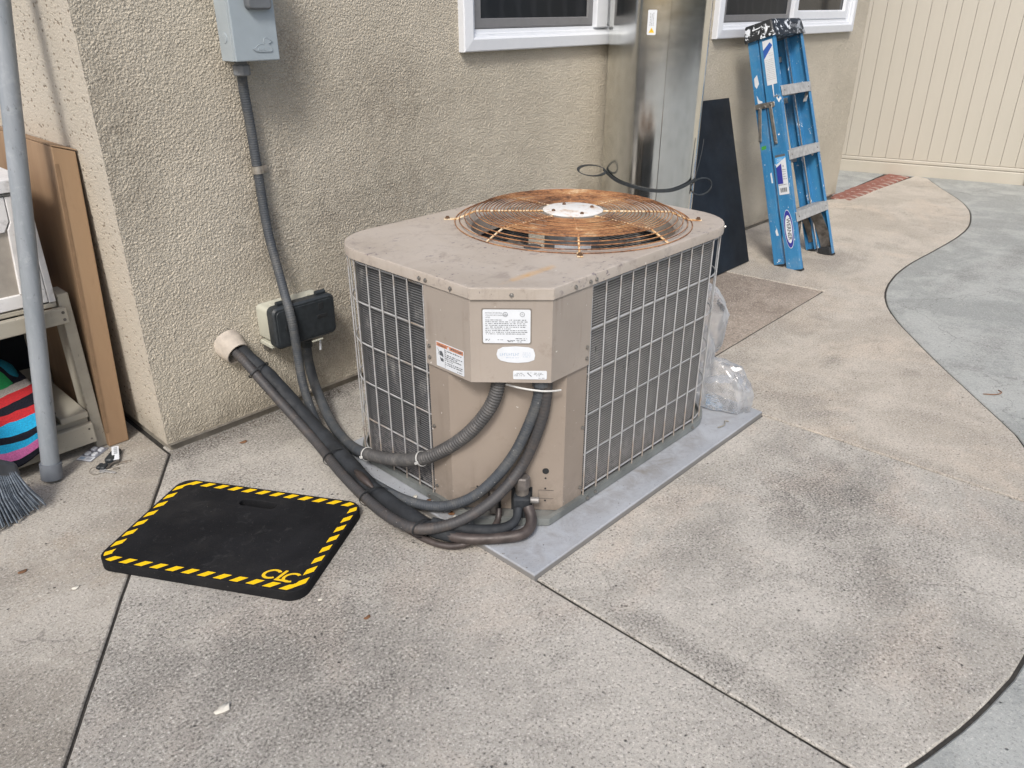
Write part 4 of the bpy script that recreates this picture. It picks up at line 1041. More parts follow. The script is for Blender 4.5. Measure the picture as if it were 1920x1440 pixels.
# disconnect box
db = thing('disconnect_box', 'grey electrical disconnect box high on the wall with embossed duck mark', 'electrical box', (.42,-.06,1.107))
bx_ = MB().box(.368,.474,-.108,-.002,1.113,1.43).build('box_body', 'disc_side', db, bevel=.002)
dc = MB().box(.345,.4775,-.1205,-.109,1.107,1.43).build('front_cover', 'disc', db, bevel=.003)
MB().box(.345,.3495,-.1085,-.045,1.107,1.43).build('cover_flange', 'disc_side', db, bevel=.0015)
MB().box(.4735,.4775,-.1085,-.085,1.107,1.43).build('cover_flange', 'disc_side', db, bevel=.0015)
MB().lathe([(.013,0),(.013,.0012),(.011,.0016)], 20, basis((.3449,-.078,1.165), (0,1,0), (0,0,1), (-1,0,0))).build('knockout', 'disc_side', db, smooth=40)
yprism(rrect(.390,.462,1.232,1.30,.012,4), -.140, -.121, 'handle_hood', simple('hood_grey', (.13,.14,.15), .5), dc, .005)
dk = [(740,715),(800,700),(850,660),(920,612),(1000,590),(1090,600),(1105,570),(1095,520),(1110,465),(1150,432),(1200,428),(1245,450),(1290,490),(1372,522),(1330,548),(1260,570),(1235,590),(1290,640),(1315,680),(1335,735),(1325,775),(1290,790),(920,788),(830,768)]
dk = [((x-740)/14.77*.00141+.3985, 1.137-(y-715)/14.77*.00141) for x, y in dk]
if area(dk) < 0: dk = dk[::-1]
yprism(dk, -.1224, -.1206, 'duck_emblem', 'disc', dc, .0008)
rimm = MB()
rimm.tube([(x,-.1226,z) for x, z in dk+[dk[0]]], .0007, 5).build('duck_outline', 'disc_side', dc)
for k in range(5): MB().box(.4135+.0048*k,.4158+.0048*k,-.1236,-.1224,1.1335,1.1385+.0015*(k%2)).build('raised_lettering', 'disc_side', dc)

# ================================================================== duct
DX, DY, DR = 2.186, -.212, .204
def dprof(a):   # slightly oval sheet-metal pipe, a in radians
    return DR*(1+.012*math.cos(2*a+.6))
dt = MB(); n = 96; a_seam = math.atan2(-.763*0-1.0, -.75)
seam = R(225)
ang = [seam + 2*math.pi*k/n for k in range(n+1)]
def dl(z, extra=0.): return [(DX+(dprof(a)+extra)*math.cos(a), DY+(dprof(a)+extra)*math.sin(a), z) for a in ang]
dt.loft([dl(0), dl(.4), dl(.8), dl(1.2), dl(1.53)], False, False, False)
ov_a = [seam - R(18) + R(18)*k/6 for k in range(7)]
duct = dt.build('metal_duct', 'duct', None, smooth=60)
tag(duct, 'tall galvanised sheet metal duct standing against the wall behind the air conditioner', 'duct')
so_ = MB(); aa = [seam - R(1.2), seam + R(.2)]
so_.tube([(DX+(dprof(seam)+.001)*math.cos(seam), DY+(dprof(seam)+.001)*math.sin(seam), z) for z in (0,.5,1.,1.53)], .0016, 6).build('lock_seam', 'duct', duct, smooth=50)
la = R(205.5); 
lm_ = basis((DX+(dprof(la)+.0016)*math.cos(la), DY+(dprof(la)+.0016)*math.sin(la), 1.182), (-math.sin(la), math.cos(la), 0), (0,0,1), (math.cos(la), math.sin(la), 0))
dlb = flat(rrect(-.017,.017,-.044,.044,.004,3), lm_, 'warning_label', 'white_label', duct)
lm3 = lm_ @ Matrix.Translation((0,0,.0006))
mt = MB(); mt.add([lm3 @ Vector(p) for p in ((-.011,-.036,.0003),(.011,-.036,.0003),(0,-.018,.0003))], [(0,1,2)]); mt.build('warning_triangle', 'yellow_print', dlb)
tx('!', 0, -.034, .014, lm3 @ Matrix.Translation((0,0,.0004)), dlb, 'ink', align='CENTER')
dashes(dlb, lm3 @ Matrix.Rotation(R(90), 4, 'Z'), [(-.012,.036,-.006,61),(-.012,.030,0.,62),(-.012,.034,.006,63)], 'ink', .0018)
# black strap hanging round the duct
def dpt(adeg, z, off=.005): a = R(adeg); return (DX+(dprof(a)+off)*math.cos(a), DY+(dprof(a)+off)*math.sin(a), z)
ctr = [dpt(150,.603,.010), dpt(159,.590,.006), dpt(175,.570), dpt(193,.557), dpt(212,.545), dpt(228,.539), dpt(244,.540), dpt(259,.549), dpt(274,.560,.006), dpt(284,.572,.012)]
def strap(path, w_, th, nrm_c=None):
    P = crom(path, .012); mb = MB(); L = []
    for i, p in enumerate(P):
        t = (P[min(i+1,len(P)-1)]-P[max(i-1,0)]).normalized()
        rad = Vector((p.x-DX, p.y-DY, 0)).normalized() if nrm_c is None else Vector(nrm_c)
        up = t.cross(rad).normalized(); rad = up.cross(t)
        L.append([p+up*w_/2+rad*th/2, p-up*w_/2+rad*th/2, p-up*w_/2-rad*th/2, p+up*w_/2-rad*th/2])
    return mb.loft(L)
sb = thing('black_strap', 'thin black cable tie strap hung round the galvanised duct', 'strap', dpt(250,.42))
strap(ctr, .013, .003).build('band', 'black_plastic', sb, smooth=40)
lx = Vector(dpt(152,.600,.012))
loopc = lx + Vector((-.058,.018,.004))
lps = [loopc + Vector((.062*math.cos(t), -.02*math.cos(t)+.03*math.sin(t), .018*math.sin(t))) for t in [2*math.pi*k/20 for k in range(21)]]
strap(lps, .012, .0035, (.45,-.3,1)).build('end_loop', 'black_plastic', sb, smooth=40)
ex = Vector(dpt(282,.568,.010)); lc2 = ex + Vector((.044,-.012,-.034))
lps = [lc2 + Vector((.052*math.cos(t), -.02*math.cos(t), .036*math.sin(t))) for t in [2*math.pi*k/20 for k in range(21)]]
strap(lps, .006, .0035, (.3,-.9,.3)).build('end_loop', 'black_plastic', sb, smooth=40)
strap([ex, ex+Vector((.012,-.004,.05)), ex+Vector((.026,-.006,.11)), ex+Vector((.036,-.004,.165))], .006, .0016, (.6,-.8,0)).build('loose_tail', 'black_plastic', sb, smooth=40)

# ================================================================== black panel
pm = MB(); pv = [Vector((2.50,-.315,.0)), Vector((3.043,-.311,.0)), Vector((3.150,-.022,.80)), Vector((2.62,-.026,.81))]
nrm = (pv[1]-pv[0]).cross(pv[3]-pv[0]).normalized()*-.014
pm.loft([[tuple(p) for p in pv], [tuple(p-nrm) for p in pv]], True, True, True)
tag(pm.build('black_board', 'black_panel', None, bevel=.002), 'black flat board leaning on the wall beside the duct', 'board')

# ================================================================== ladder
LA = math.atan2(.36, 1.13)
LMX = Matrix.Translation((3.285, -.602, .002)) @ Matrix.Rotation(-LA, 4, 'X')
ld = thing('step_ladder', 'folded blue fibreglass step ladder with black paint splashed cap leaning on the wall', 'ladder', mat=LMX)
def lp_(mb, name, mat, parent=None, **k): return mb.build(name, mat, parent or ld, world=False, **k)
def channel(xb, xt, y0, y1, z0, z1, sgn, fl=.026, t=.0045, yb=0.):
    def sec(x, z, dy):
        o = [(0,y0),(0,y1),(fl,y1),(fl,y1-t),(t,y1-t),(t,y0+t),(fl,y0+t),(fl,y0)]
        return [(x+sgn*a, b+dy, z) for a, b in o]
    return MB().loft([sec(xb, z0, yb), sec(xt, z1, 0.)], True, True, True)
LH = 1.185
for sg, xb, xt in ((1,-.208,-.160), (-1,.208,.160)):
    rail = lp_(channel(xb, xt, 0., .078, .0, LH, sg), 'front_rail', 'ladder', bevel=.0012)
    rr = lp_(channel(xb*.985, xt*.985, .088, .140, .042, LH, sg, yb=.006), 'rear_rail', 'ladder', bevel=.0012)
    lp_(MB().box(min(xb-sg*.003,xb+sg*.033), max(xb-sg*.003,xb+sg*.033), -.003, .081, -.0005, .010), 'foot', 'black_rubber', bevel=.002)
    lp_(MB().box(min(xb,xb+sg*.030), max(xb,xb+sg*.030), .093, .149, .036, .046), 'foot', 'black_rubber', bevel=.002)
def rail_x(z): t = z/LH; return .208*(1-t)+.160*t
for z, dp in ((.300,.088), (.612,.083), (.925,.078)):
    hw = rail_x(z)-.0055
    stp = lp_(MB().box(-hw, hw, -.003, dp-.008, z-.003, z), 'step', 'aluminium', bevel=.001)
    fr_ = MB().box(-hw, hw, -.006, -.0035, z-.048, z-.001); lp_(fr_, 'step_front', 'aluminium', stp, bevel=.001)
    lp_(MB().box(-hw, hw, dp-.0075, dp-.005, z-.046, z-.001), 'step_back', 'aluminium', stp, bevel=.001)
    for k in range(6): lp_(MB().box(-hw+.002, hw-.002, .002+.012*k, .006+.012*k, z+.0002, z+.0016), 'tread_rib', 'aluminium', stp)
    for sx in (-1, 1): lp_(MB().lathe([(.004,0),(.003,.002)], 8, basis((sx*(hw-.03),-.0062,z-.024), (1,0,0), (0,0,1), (0,-1,0))), 'rivet', 'dark_steel', stp)
for z in (.24,.55,.86,1.07):
    hw = rail_x(z)*.985-.005; lp_(MB().box(-hw, hw, .128, .1305, z-.014, z+.014), 'rear_brace', 'aluminium', bevel=.001)
# curved knee braces below the bottom step
for sg in (-1, 1):
    L = []
    for k in range(9):
        t = k/8; x = sg*((rail_x(.05)-.006) - .085*(t**1.7)); z = .045 + .205*t; wd = .030*(1-.3*t)
        L.append([(x,.006,z),(x-sg*.004,.006,z),(x-sg*.004,.068,z),(x,.068,z)])
    lp_(MB().loft(L), 'knee_brace', 'dark_steel', smooth=40)
    lp_(MB().box(min(sg*.165,sg*.203), max(sg*.165,sg*.203), .004, .074, .004, .050), 'boot', 'black_rubber', bevel=.006)
    L = []
    for k in range(7):
        t = k/6; x = sg*((rail_x(.05)-.012) - .070*(t**1.7)); z = .085 + .18*t
        L.append([(x,.096,z),(x-sg*.003,.096,z),(x-sg*.003,.130,z),(x,.130,z)])
    lp_(MB().loft(L), 'knee_brace', 'dark_steel', smooth=40)
    lp_(MB().xbox(basis((sg*(rail_x(.87)-.022),.02,.858), (sg*.72,0,-.7), (0,1,0), (sg*.7,0,.72)), .003, .018, .075), 'corner_brace', 'aluminium', bevel=.001)
# spreader on the near rail
xs = lambda z: -rail_x(z)-.0035
plate = MB(); plate.prism(rrect(-.052,.052,-.013,.013,.008,4), 0, .004, bev=.001)
pmx = basis((xs(.845),.085,.850), (0,1,.06), (0,-.06,1), (-1,0,.04)); plate.v = [tuple(pmx @ Vector(v)) for v in plate.v]
sprd = lp_(plate, 'spreader_plate', 'zinc')
def bar(a, b, name):
    a = Vector(a); b = Vector(b); d = (b-a); return lp_(MB().xbox(basis((a+b)/2, d, Vector((-1,0,.04)).cross(d), (-1,0,.04)), d.length, .017, .0045), name, 'zinc', sprd, bevel=.0015)
bar((xs(.80)-.004,.056,.852), (xs(.70)-.004,.050,.655), 'spreader_bar'); bar((xs(.80)-.004,.112,.840), (xs(.70)-.004,.134,.680), 'spreader_bar')
for y, z in ((.052,.850),(.116,.840),(.050,.664),(.133,.688),(.085,.846)): lp_(MB().lathe([(.0065,0),(.005,.003),(.002,.004)], 10, basis((xs(z-.04)-.0065,y,z), (0,1,0), (0,0,1), (-1,0,0))), 'rivet', 'screw', sprd, smooth=40)
# top cap
cp_ = MB(); z0, z1 = 1.163, 1.240
b = rrect(-.174,.174,-.012,.155,.012,3); t_ = rrect(-.164,.164,-.002,.146,.012,3)
cp_.loft([[(x,y,z0) for x,y in b], [(x,y,z1-.006) for x,y in t_], [(x,y,z1) for x,y in inset(t_, .005)]], True, True, True)
cap = lp_(cp_, 'top_cap', 'cap', smooth=35)
rgm = MB(); rgm.ring((0,0,0), .001, .0001, 4, 3)
el = [(.045*math.cos(2*math.pi*k/24)+.045, 0, .017*math.sin(2*math.pi*k/24)) for k in range(25)]
cmx = basis((0,-.0095,1.201), (1,0,0), (0,.14,1), (0,-1,.14))
rl_ = MB().tube([cmx @ Vector((x, z, .001)) for x, y, z in el], .0012, 5); lp_(rl_, 'raised_oval', 'cap', cap)
text('WERNER', .022, cmx @ Matrix.Translation((.045,-.007,.002)), 'aluminium', cap, align='CENTER', sx=.75, world=False)
# stickers on the near rail (face -x)
def railm(y, z, d=.0008): 
    th = math.atan2(.048, LH)
    return basis((-rail_x(z)-d, y, z), (0,-1,0), (math.sin(th),0,math.cos(th)), (-math.cos(th),0,math.sin(th)))
def lflat(poly, mtx, name, mat, parent, th=.0004):
    mb = MB(); mb.prism(poly, 0, th); mb.v = [tuple(mtx @ Vector(v)) for v in mb.v]; return mb.build(name, mat, parent, world=False)
def ell(a, b, n=32): return [(a*math.cos(2*math.pi*k/n), b*math.sin(2*math.pi*k/n)) for k in range(n)]
lg = lflat(ell(.0245,.100), railm(.039,.222), 'maker_badge', 'white_label', ld)
lflat(ell(.023,.097), railm(.039,.222,.0013), 'badge_oval', 'navy_print', lg, .0002)
lflat(ell(.0178,.072), railm(.039,.222,.0016), 'badge_field', 'white_label', lg, .0002)
text('WERNER', .0275, railm(.039,.222,.0022) @ Matrix.Rotation(R(-90), 4, 'Z') @ Matrix.Translation((0,-.0075,0)), 'ink', lg, align='CENTER', offset=.0006, sx=1.02, world=False)
pl_ = lflat(rrect(-.027,.027,-.100,.100,.002,2), railm(.040,.500), 'product_label', 'white_label', ld)
r2 = railm(.040,.500,.0013)
lflat([(-.027,.052),(.027,.052+.030),(.027,.088),(-.027,.088)], r2, 'label_top', 'lightblue_print', pl_, .0002)
lflat([(-.027,.088),(.027,.088),(.027,.100),(-.027,.100)], r2, 'label_band', 'ink', pl_, .0002)
lflat([(-.027,-.045),(.001,-.045),(.001,.055),(-.027,.038)], railm(.040,.500,.0016), 'label_panel', 'navy_print', pl_, .0002)
r3 = railm(.040,.500,.0020)
text('250', .017, r3 @ Matrix.Translation((-.018,.068,0)), 'white_label', pl_, world=False)
text('4', .016, r3 @ Matrix.Translation((.006,.036,0)), 'ink', pl_, world=False)
def ldash(parent, mtx, rows, mat, h):
    o = dashes(parent, mtx, rows, mat, h); o.matrix_parent_inverse = Matrix(); return o
ldash(pl_, r3, [(.004,.022,.022,71),(.004,.020,.012,72),(.004,.022,.0,73),(.004,.021,-.012,74),(.004,.022,-.024,75),(-.024,.024,-.052,76)], 'ink', .003)
for k in range(11): lflat([(-.018+.0033*k,-.088),(-.018+.0033*k+(.0014 if k%3 else .0024),-.088),(-.018+.0033*k+(.0014 if k%3 else .0024),-.066),(-.018+.0033*k,-.066)], r3, 'barcode_bar', 'ink', pl_, .0002)
wl = lflat(rrect(-.026,.026,-.105,.105,.002,2), railm(.036,1.045), 'warning_label', 'white_label', ld)
w2 = railm(.036,1.045,.0013)
lflat([(-.026,.020),(.024,.075),(.012,.092),(-.026,.062)], w2, 'label_flash', 'blue_print', wl, .0002)
ldash(wl, w2, [(-.020,.022,.012-.0085*k,80+k) for k in range(12)] + [(.0,.022,.040,95),(.004,.022,.030,96)], simple('label_grey_ink', (.42,.42,.42), .6), .0026)
# white paint drips stuck to the rails
def drip(pts, y, z, name='paint_drip'): lflat(pts if area(pts) > 0 else pts[::-1], railm(y, z, .0011), name, 'white_label', ld, .0003)
drip([(-.004,.03),(.004,.032),(.002,-.04),(-.001,-.05),(-.003,-.02)], .034, .925)
rearm = lambda y, z: basis((-rail_x(z)*.985-.0009, y, z), (0,-1,0), (0,0,1), (-1,0,0))
for (y, z, pts) in ((.118,.96,[(-.010,.03),(.008,.045),(.012,.0),(-.004,-.02),(-.012,-.005)]), (.112,.885,[(-.012,-.03),(.0,-.05),(.014,-.028),(.012,-.012),(-.004,-.002),(-.014,.024)]), (.100,.47,[(-.004,.045),(.004,.05),(.006,-.03),(.001,-.05),(-.003,-.01)]), (.105,.19,[(-.010,.03),(.0,.045),(.007,.0),(.002,-.03),(.012,-.11),(.009,-.11),(-.003,-.03)])):
    mb = MB(); mb.prism(pts if area(pts) > 0 else pts[::-1], 0, .0003); m0 = rearm(y, z); mb.v = [tuple(m0 @ Vector(v)) for v in mb.v]; mb.build('paint_drip', 'white_label', ld, world=False)
mb = MB(); mb.prism([(-.014,-.010),(.012,-.008),(.014,.010),(-.012,.008)], 0, .0003); m0 = rearm(.122,.648); mb.v = [tuple(m0 @ Vector(v)) for v in mb.v]; mb.build('green_paint', simple('green_paint', (.06,.30,.05), .5), ld, world=False)
#PART5
# ================================================================== left corner: carton, bench, cabinet, pole, broom
ct = thing('cardboard_carton', 'tall flat brown cardboard carton leaning against the bright side wall', 'carton', (-.08,.6,0))
cs = [(-.113,0.),(-.052,0.),(-.006,.885),(-.064,.905)]
L = [[(x, y, z+.001) for x, z in cs] for y in (.172, 1.35)]
MB().loft(L).build('carton_body', 'cardboard', ct, bevel=.003)
MB().add([(-.0645,.170,.9075),(-.0035,.170,.888),(-.0035,1.34,.888),(-.0645,1.34,.9075),(-.0645,.170,.9105),(-.0035,.170,.891),(-.0035,1.34,.891),(-.0645,1.34,.9105)],
         [(0,3,2,1),(4,5,6,7),(0,1,5,4),(1,2,6,5),(2,3,7,6),(3,0,4,7)]).build('top_flap', 'cardboard', ct)
tpm = MB(); tpm.add([(-.1135,.1708,.05),(-.104,.1708,.05),(-.0565,.1708,.86),(-.066,.1708,.86)], [(0,1,2,3)]); tpm.build('edge_fold', simple('carton_fold', (.22,.14,.08), .8), ct)

bn = thing('wooden_bench', 'weathered cream painted wooden bench beside the cardboard carton', 'bench', (-.5,.3,0))
FYB = .186
def bp(name, *b, bev=.003): return MB().box(*b).build(name, 'bench', bn, bevel=bev)
bp('leg', -.141, -.110, FYB+.004, FYB+.085, .002, .505)
bp('leg', -.141, -.110, FYB+.42, FYB+.50, .002, .505)
bp('leg', -1.00, -.965, FYB+.004, FYB+.085, .002, .505); bp('leg', -1.00, -.965, FYB+.42, FYB+.50, .002, .505)
ap = bp('apron', -.98, -.1305, FYB-.018, FYB+.0035, .424, .470)
for z in (.437,.458): MB().lathe([(.0045,0),(.0045,.001)], 10, basis((-.142,FYB-.0181,z), (1,0,0), (0,0,1), (0,-1,0))).build('screw_head', 'dark_steel', ap)
MB().box(-1.0, -.112, FYB+.502, FYB+.515, .03, .484).build('added_dark_back', 'black_panel', bn)  # added sheet; its black stands in for the shade under the bench
lr = bp('lower_rail', -.98, -.1425, FYB-.018, FYB+.0035, .036, .101)
bp('inner_rail', -.98, -.146, FYB+.006, FYB+.026, .075, .118)
for z in (.052,.085): MB().lathe([(.003,0),(.003,.001)], 8, basis((-.156,FYB-.0181,z), (1,0,0), (0,0,1), (0,-1,0))).build('screw_head', 'dark_steel', lr)
for x0, x1 in ((-.224,-.146), (-.33,-.248), (-.43,-.345), (-.53,-.445), (-.63,-.545), (-.73,-.645), (-.83,-.745)):
    bp('slat', x0, x1, FYB-.010, FYB+.46, .1195, .139)
for x0, x1 in ((-.31,-.146), (-.49,-.33), (-.67,-.51), (-.85,-.69)): bp('top_slat', x0, x1, FYB+.005, FYB+.48, .4715, .486)

cb2 = thing('white_cabinet', 'white painted cabinet with taupe panel standing on the wooden bench', 'cabinet', (-.5,.3,.487))
CY = .192
cf = MB().box(-.95, -.1445, CY+.015, CY+.42, .487, .795).build('carcass', 'cab_white', cb2, bevel=.002)
def cbp(name, poly, y0, y1, mat='cab_white', bev=.002):
    mb = MB(); mb.prism(poly if area(poly) > 0 else poly[::-1], 0, y1-y0, bev=bev); mb.v = [(x, y1-z, y) for x, y, z in mb.v]; return mb.build(name, mat, cb2)
cbp('stile', [(-.164,.4885),(-.1465,.4885),(-.1445,.792),(-.160,.792)], CY-.006, CY+.0145)
cbp('door_stile', [(-.228,.530),(-.1855,.4905),(-.1655,.4905),(-.1615,.790),(-.200,.790),(-.203,.725),(-.214,.705)], CY-.004, CY+.014)
cbp('door_rail', [(-.95,.4905),(-.187,.4905),(-.2285,.5285),(-.95,.5285)], CY-.004, CY+.014)
cbp('door_rail', [(-.95,.700),(-.222,.700),(-.205,.727),(-.2015,.790),(-.95,.790)], CY-.004, CY+.014)
cbp('door_panel', [(-.95,.52),(-.215,.52),(-.21,.71),(-.95,.71)], CY+.004, CY+.0142, 'cab_panel', .0)
cbp('lid', [(-.96,.8015),(-.1375,.8015),(-.1355,.826),(-.142,.835),(-.96,.835)], CY-.012, CY+.43)

pb = Vector((-.303,.098,.0)); pt_ = Vector((-.10,.175,1.207)); pd = (pt_-pb).normalized()
pole = thing('pvc_pole', 'long grey plastic pipe with end cap leaning in front of the bench', 'pole', pb)
bz = pb + Vector((0,0,.008))
MB().tube([bz+pd*.01, bz+pd*.6, bz+pd*1.2, bz+pd*1.88], .0238, 20).build('pipe', 'pole', pole, smooth=60)
cm = basis(bz, pd.orthogonal(), pd.cross(pd.orthogonal()), pd)
MB().lathe([(.022,.0),(.0285,.001),(.0292,.046),(.0284,.049),(.0242,.049)], 24, cm).build('end_cap', 'collar', pole, smooth=40)

# towels
def cloth(name, mat, fn, nu, nv, label, parent=None):
    vs = []; fs = []; uv = []
    for j in range(nv+1):
        for i in range(nu+1):
            vs.append(fn(i/nu, j/nv)); uv.append((i/nu, j/nv))
    for j in range(nv):
        for i in range(nu): fs.append((j*(nu+1)+i, j*(nu+1)+i+1, (j+1)*(nu+1)+i+1, (j+1)*(nu+1)+i))
    me = bpy.data.meshes.new(name); me.from_pydata(vs, [], fs); ul = me.uv_layers.new(name='UVMap')
    for l in me.loops: ul.data[l.index].uv = uv[l.vertex_index]
    o = link(name, me, mat, parent, 180)
    sm = o.modifiers.new('thick', 'SOLIDIFY'); sm.thickness = .005; sm.offset = 0
    return tag(o, label, 'towel')
def t1(u, v):
    rx = -.294 + .056*min(1, v/.4) - .03*max(0, v-.5); x = rx - .42*(1-u)
    # v=0 front hem hanging over the rail, v=1 back in the pile
    if v < .42:
        k = v/.42; y = FYB-.032 - .012*math.sin(u*9); z = .072 + .100*k + .035*(u-.8) + .012*math.sin(u*6.2)
    else:
        k = (v-.42)/.58; y = FYB-.030 + .24*k; z = .164 + .085*math.sin(k*1.6) + .012*math.sin(u*6.2)
    z += .012*math.sin(u*13+v*3)*(1-v*.4) + .05*(1-u)*max(0, v-.35); y += .010*math.sin(u*15+1.3+v*4)
    return (x, y, z)
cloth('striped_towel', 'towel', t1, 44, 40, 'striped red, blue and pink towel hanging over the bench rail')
def t2(u, v):
    a = u*math.pi; x = -.62 + .36*u; r_ = .055+.02*math.sin(u*9)
    th = v*2*math.pi*1.25
    y = FYB+.16 + .08*v + r_*math.cos(th)*1.1; z = .225 + .035*math.sin(u*3.2+.4) + r_*math.sin(th)*.8 + .02*math.sin(u*14+v*9)
    return (x, y, z)
cloth('patterned_towel', 'towel2', t2, 40, 40, 'bundled towel with green and teal pattern, darkened for the shade inside the bench')

# broom
br = thing('broom', 'grey bristled angle broom standing at the left edge', 'broom', (-.5,-.02,0))
def bristle_mesh():
    mb = MB(); rg = random.Random(3)
    for row in range(5):
        for k in range(44):
            t = (k+rg.random())/44
            xt = -.56 + .155*t; zt = .162 + .02*t - .05*t*t; yt = -.012 + .010*(row-2)*.6
            xb = -.655 + .290*t + rg.uniform(-.006,.006); yb = -.028 + .016*(row-2) + rg.uniform(-.006,.006) + .012*math.sin(t*9); zb = .004 + .012*rg.random() + .016*max(0, t-.85)/.15
            a = Vector((xt,yt,zt)); b = Vector((xb,yb,zb)); m_ = a.lerp(b,.55)+Vector((-.006,0,.004))
            mb.tube([a, m_, b], lambda i: (.0026,.0030,.0022)[i], 4, False)
    return mb
bo = bristle_mesh().build('bristles', 'bristle', br, smooth=60); bo['kind'] = 'stuff'
hd = []
for k in range(9):
    t = k/8; x = -.60 + .205*t
    zc = .205 - .075*t**2; hh = .042*(1-.45*t); 
    hd.append([(x, -.012-.026*(1-.4*t), zc-hh), (x, -.012+.026*(1-.4*t), zc-hh), (x, -.012+.020*(1-.5*t), zc+hh*.8), (x, -.012-.020*(1-.5*t), zc+hh*.8)])
MB().loft(hd).build('head', 'broom_cap', br, bevel=.008, seg=3)
MB().tube([(-.56,-.012,.22),(-.62,.05,.8),(-.68,.11,1.4)], .012, 12).build('handle', 'black_plastic', br, smooth=60)

# keys and blister pack
kr = thing('key_ring', 'bunch of keys with black fob and white tag on the concrete', 'keys', (-.17,.05,0))
MB().ring((-.199,.052,.006), .016, .0012, 24, 6, Matrix.Rotation(R(18), 3, 'X').to_4x4()).build('split_ring', 'zinc', kr, smooth=60)
def slabpoly(poly, mtx, th, name, mat, par, bev=.001):
    mb = MB(); mb.prism(poly if area(poly) > 0 else poly[::-1], 0, th, bev=bev); mb.v = [tuple(mtx @ Vector(v)) for v in mb.v]; return mb.build(name, mat, par)
kd = Vector((.082,.085,0)).normalized(); ke = Vector((-kd.y, kd.x, 0))
fob = slabpoly(rrect(-.036,.036,-.014,.014,.011,4), basis((-.130,.098,.003), kd, ke, (0,0,1)), .013, 'car_fob', 'black_plastic', kr, .004)
slabpoly(rrect(-.030,.030,-.010,.010,.002,2), basis((-.1235,.092,.0165), (.38,.92,.25), (-.92,.38,0), (-.1,-.22,.97)), .0016, 'white_tag', 'white_label', kr, .0003)
for k in range(7): slabpoly([(-.004+.0042*k,-.006),(-.0020+.0042*k-(k%2)*.0008,-.006),(-.0020+.0042*k-(k%2)*.0008,.004),(-.004+.0042*k,.004)], basis((-.1237,.0918,.0183), (.38,.92,.25), (-.92,.38,0), (-.1,-.22,.97)), .0004, 'barcode_bar', 'ink', kr, 0)
for ang, cx, cy, mt_, z in ((-35,-.168,.040,'zinc',.002), (-60,-.178,.028,'aluminium',.004), (15,-.155,.055,'dark_steel',.006), (-20,-.130,.050,'zinc',.002)):
    m0 = Matrix.Translation((cx,cy,z)) @ Matrix.Rotation(R(ang), 4, 'Z')
    slabpoly(circle(-.012,0,.0105,16), m0, .002, 'key', mt_, kr, .0003); slabpoly([(-.004,-.004),(.014,-.004),(.017,-.006),(.022,-.003),(.028,-.005),(.032,0),(.028,.004),(-.004,.004)], m0, .002, 'key_blade', mt_, kr, .0003)
for dx, dy in ((-.182,.062),(-.174,.052)): slabpoly(rrect(-.013,.013,-.007,.007,.004,3), Matrix.Translation((dx,dy,.006)) @ Matrix.Rotation(R(40), 4, 'Z'), .008, 'black_key_head', 'black_plastic', kr, .002)
bl = thing('blister_pack', 'small white and grey blister pack of gum near the bench leg', 'blister pack', (-.165,.165,0))
bd = Vector((.072,.045,0)).normalized(); be = Vector((-bd.y, bd.x, 0)); bm = basis((-.166,.166,.0015), bd, be, (0,0,1))
slabpoly(rrect(-.042,.042,-.026,.026,.003,3), bm, .0012, 'foil_card', simple('blister_card', (.26,.27,.31), .4, .3), bl, 0)
slabpoly(rrect(-.041,-.018,-.025,.025,.002,2), bm @ Matrix.Translation((0,0,.0014)), .0006, 'printed_end', 'white_label', bl, 0)
slabpoly(rrect(-.036,-.024,-.02,-.004,.002,2), bm @ Matrix.Translation((0,0,.0022)), .0004, 'printed_mark', simple('print_grey', (.35,.37,.42), .5), bl, 0)
slabpoly(rrect(-.036,-.024,.004,.02,.002,2), bm @ Matrix.Translation((0,0,.0022)), .0004, 'printed_mark', 'ink_faded', bl, 0)
for x in (-.005,.024):
    for y in (-.012,.012): slabpoly(rrect(x-.009,x+.009,y-.007,y+.007,.0035,3), bm @ Matrix.Translation((0,0,.0013)), .006, 'gum_pocket', 'white_label', bl, .002)

# ================================================================== kneeling mat
mu = Vector((.2735,-.4605,0)).normalized(); mv = Vector((-mu.y, mu.x, 0))
MM = basis((-.071,-.543,.0005), mu, mv, (0,0,1))
kmat = thing('kneeling_mat', 'black foam kneeling mat with yellow hazard stripe border on the concrete', 'kneeling mat', mat=MM)
km = MB(); km.prism(rrect(-.275,.275,-.187,.187,.042,8), 0, .0275, [rrect(-.056,.050,.104,.133,.0125,5)], bev=.0012)
km.build('foam_slab', 'matfoam', kmat, world=False)
def arcband(cx, cy, ro, ri, a0, a1, sx=1., sh=.35, n=18):
    mb = MB(); o, i_ = [], []
    for k in range(n+1):
        a = R(a0+(a1-a0)*k/n)
        for lst, r_ in ((o, ro), (i_, ri)):
            y = r_*math.sin(a); lst.append((cx + r_*math.cos(a)*sx + sh*y, cy+y, .0279))
    mb.loft([o, i_], False, False, False); return mb
lgo = MB()
for q in (arcband(.176,-.137,.0180,.0118,40,318,1.20), arcband(.2275,-.139,.0180,.0118,48,305,1.15)): lgo.add(q.v, q.f)
sh = .35
def shq(p): return [(x+sh*(y+.137), y, .0281) for x, y in p]
lgo.add(shq([(.1965,-.118),(.2040,-.118),(.2040,-.150),(.1965,-.150)]), [(0,3,2,1)]); lgo.add(shq([(.1965,-.1495),(.2290,-.1495),(.2290,-.1560),(.1965,-.1560)]), [(0,3,2,1)])
lgo.add([(.246+.0022*math.cos(2*math.pi*k/10), -.158+.0022*math.sin(2*math.pi*k/10), .0281) for k in range(10)], [tuple(range(10))])
lgo.build('yellow_lettering', 'yellow_print', kmat, world=False)

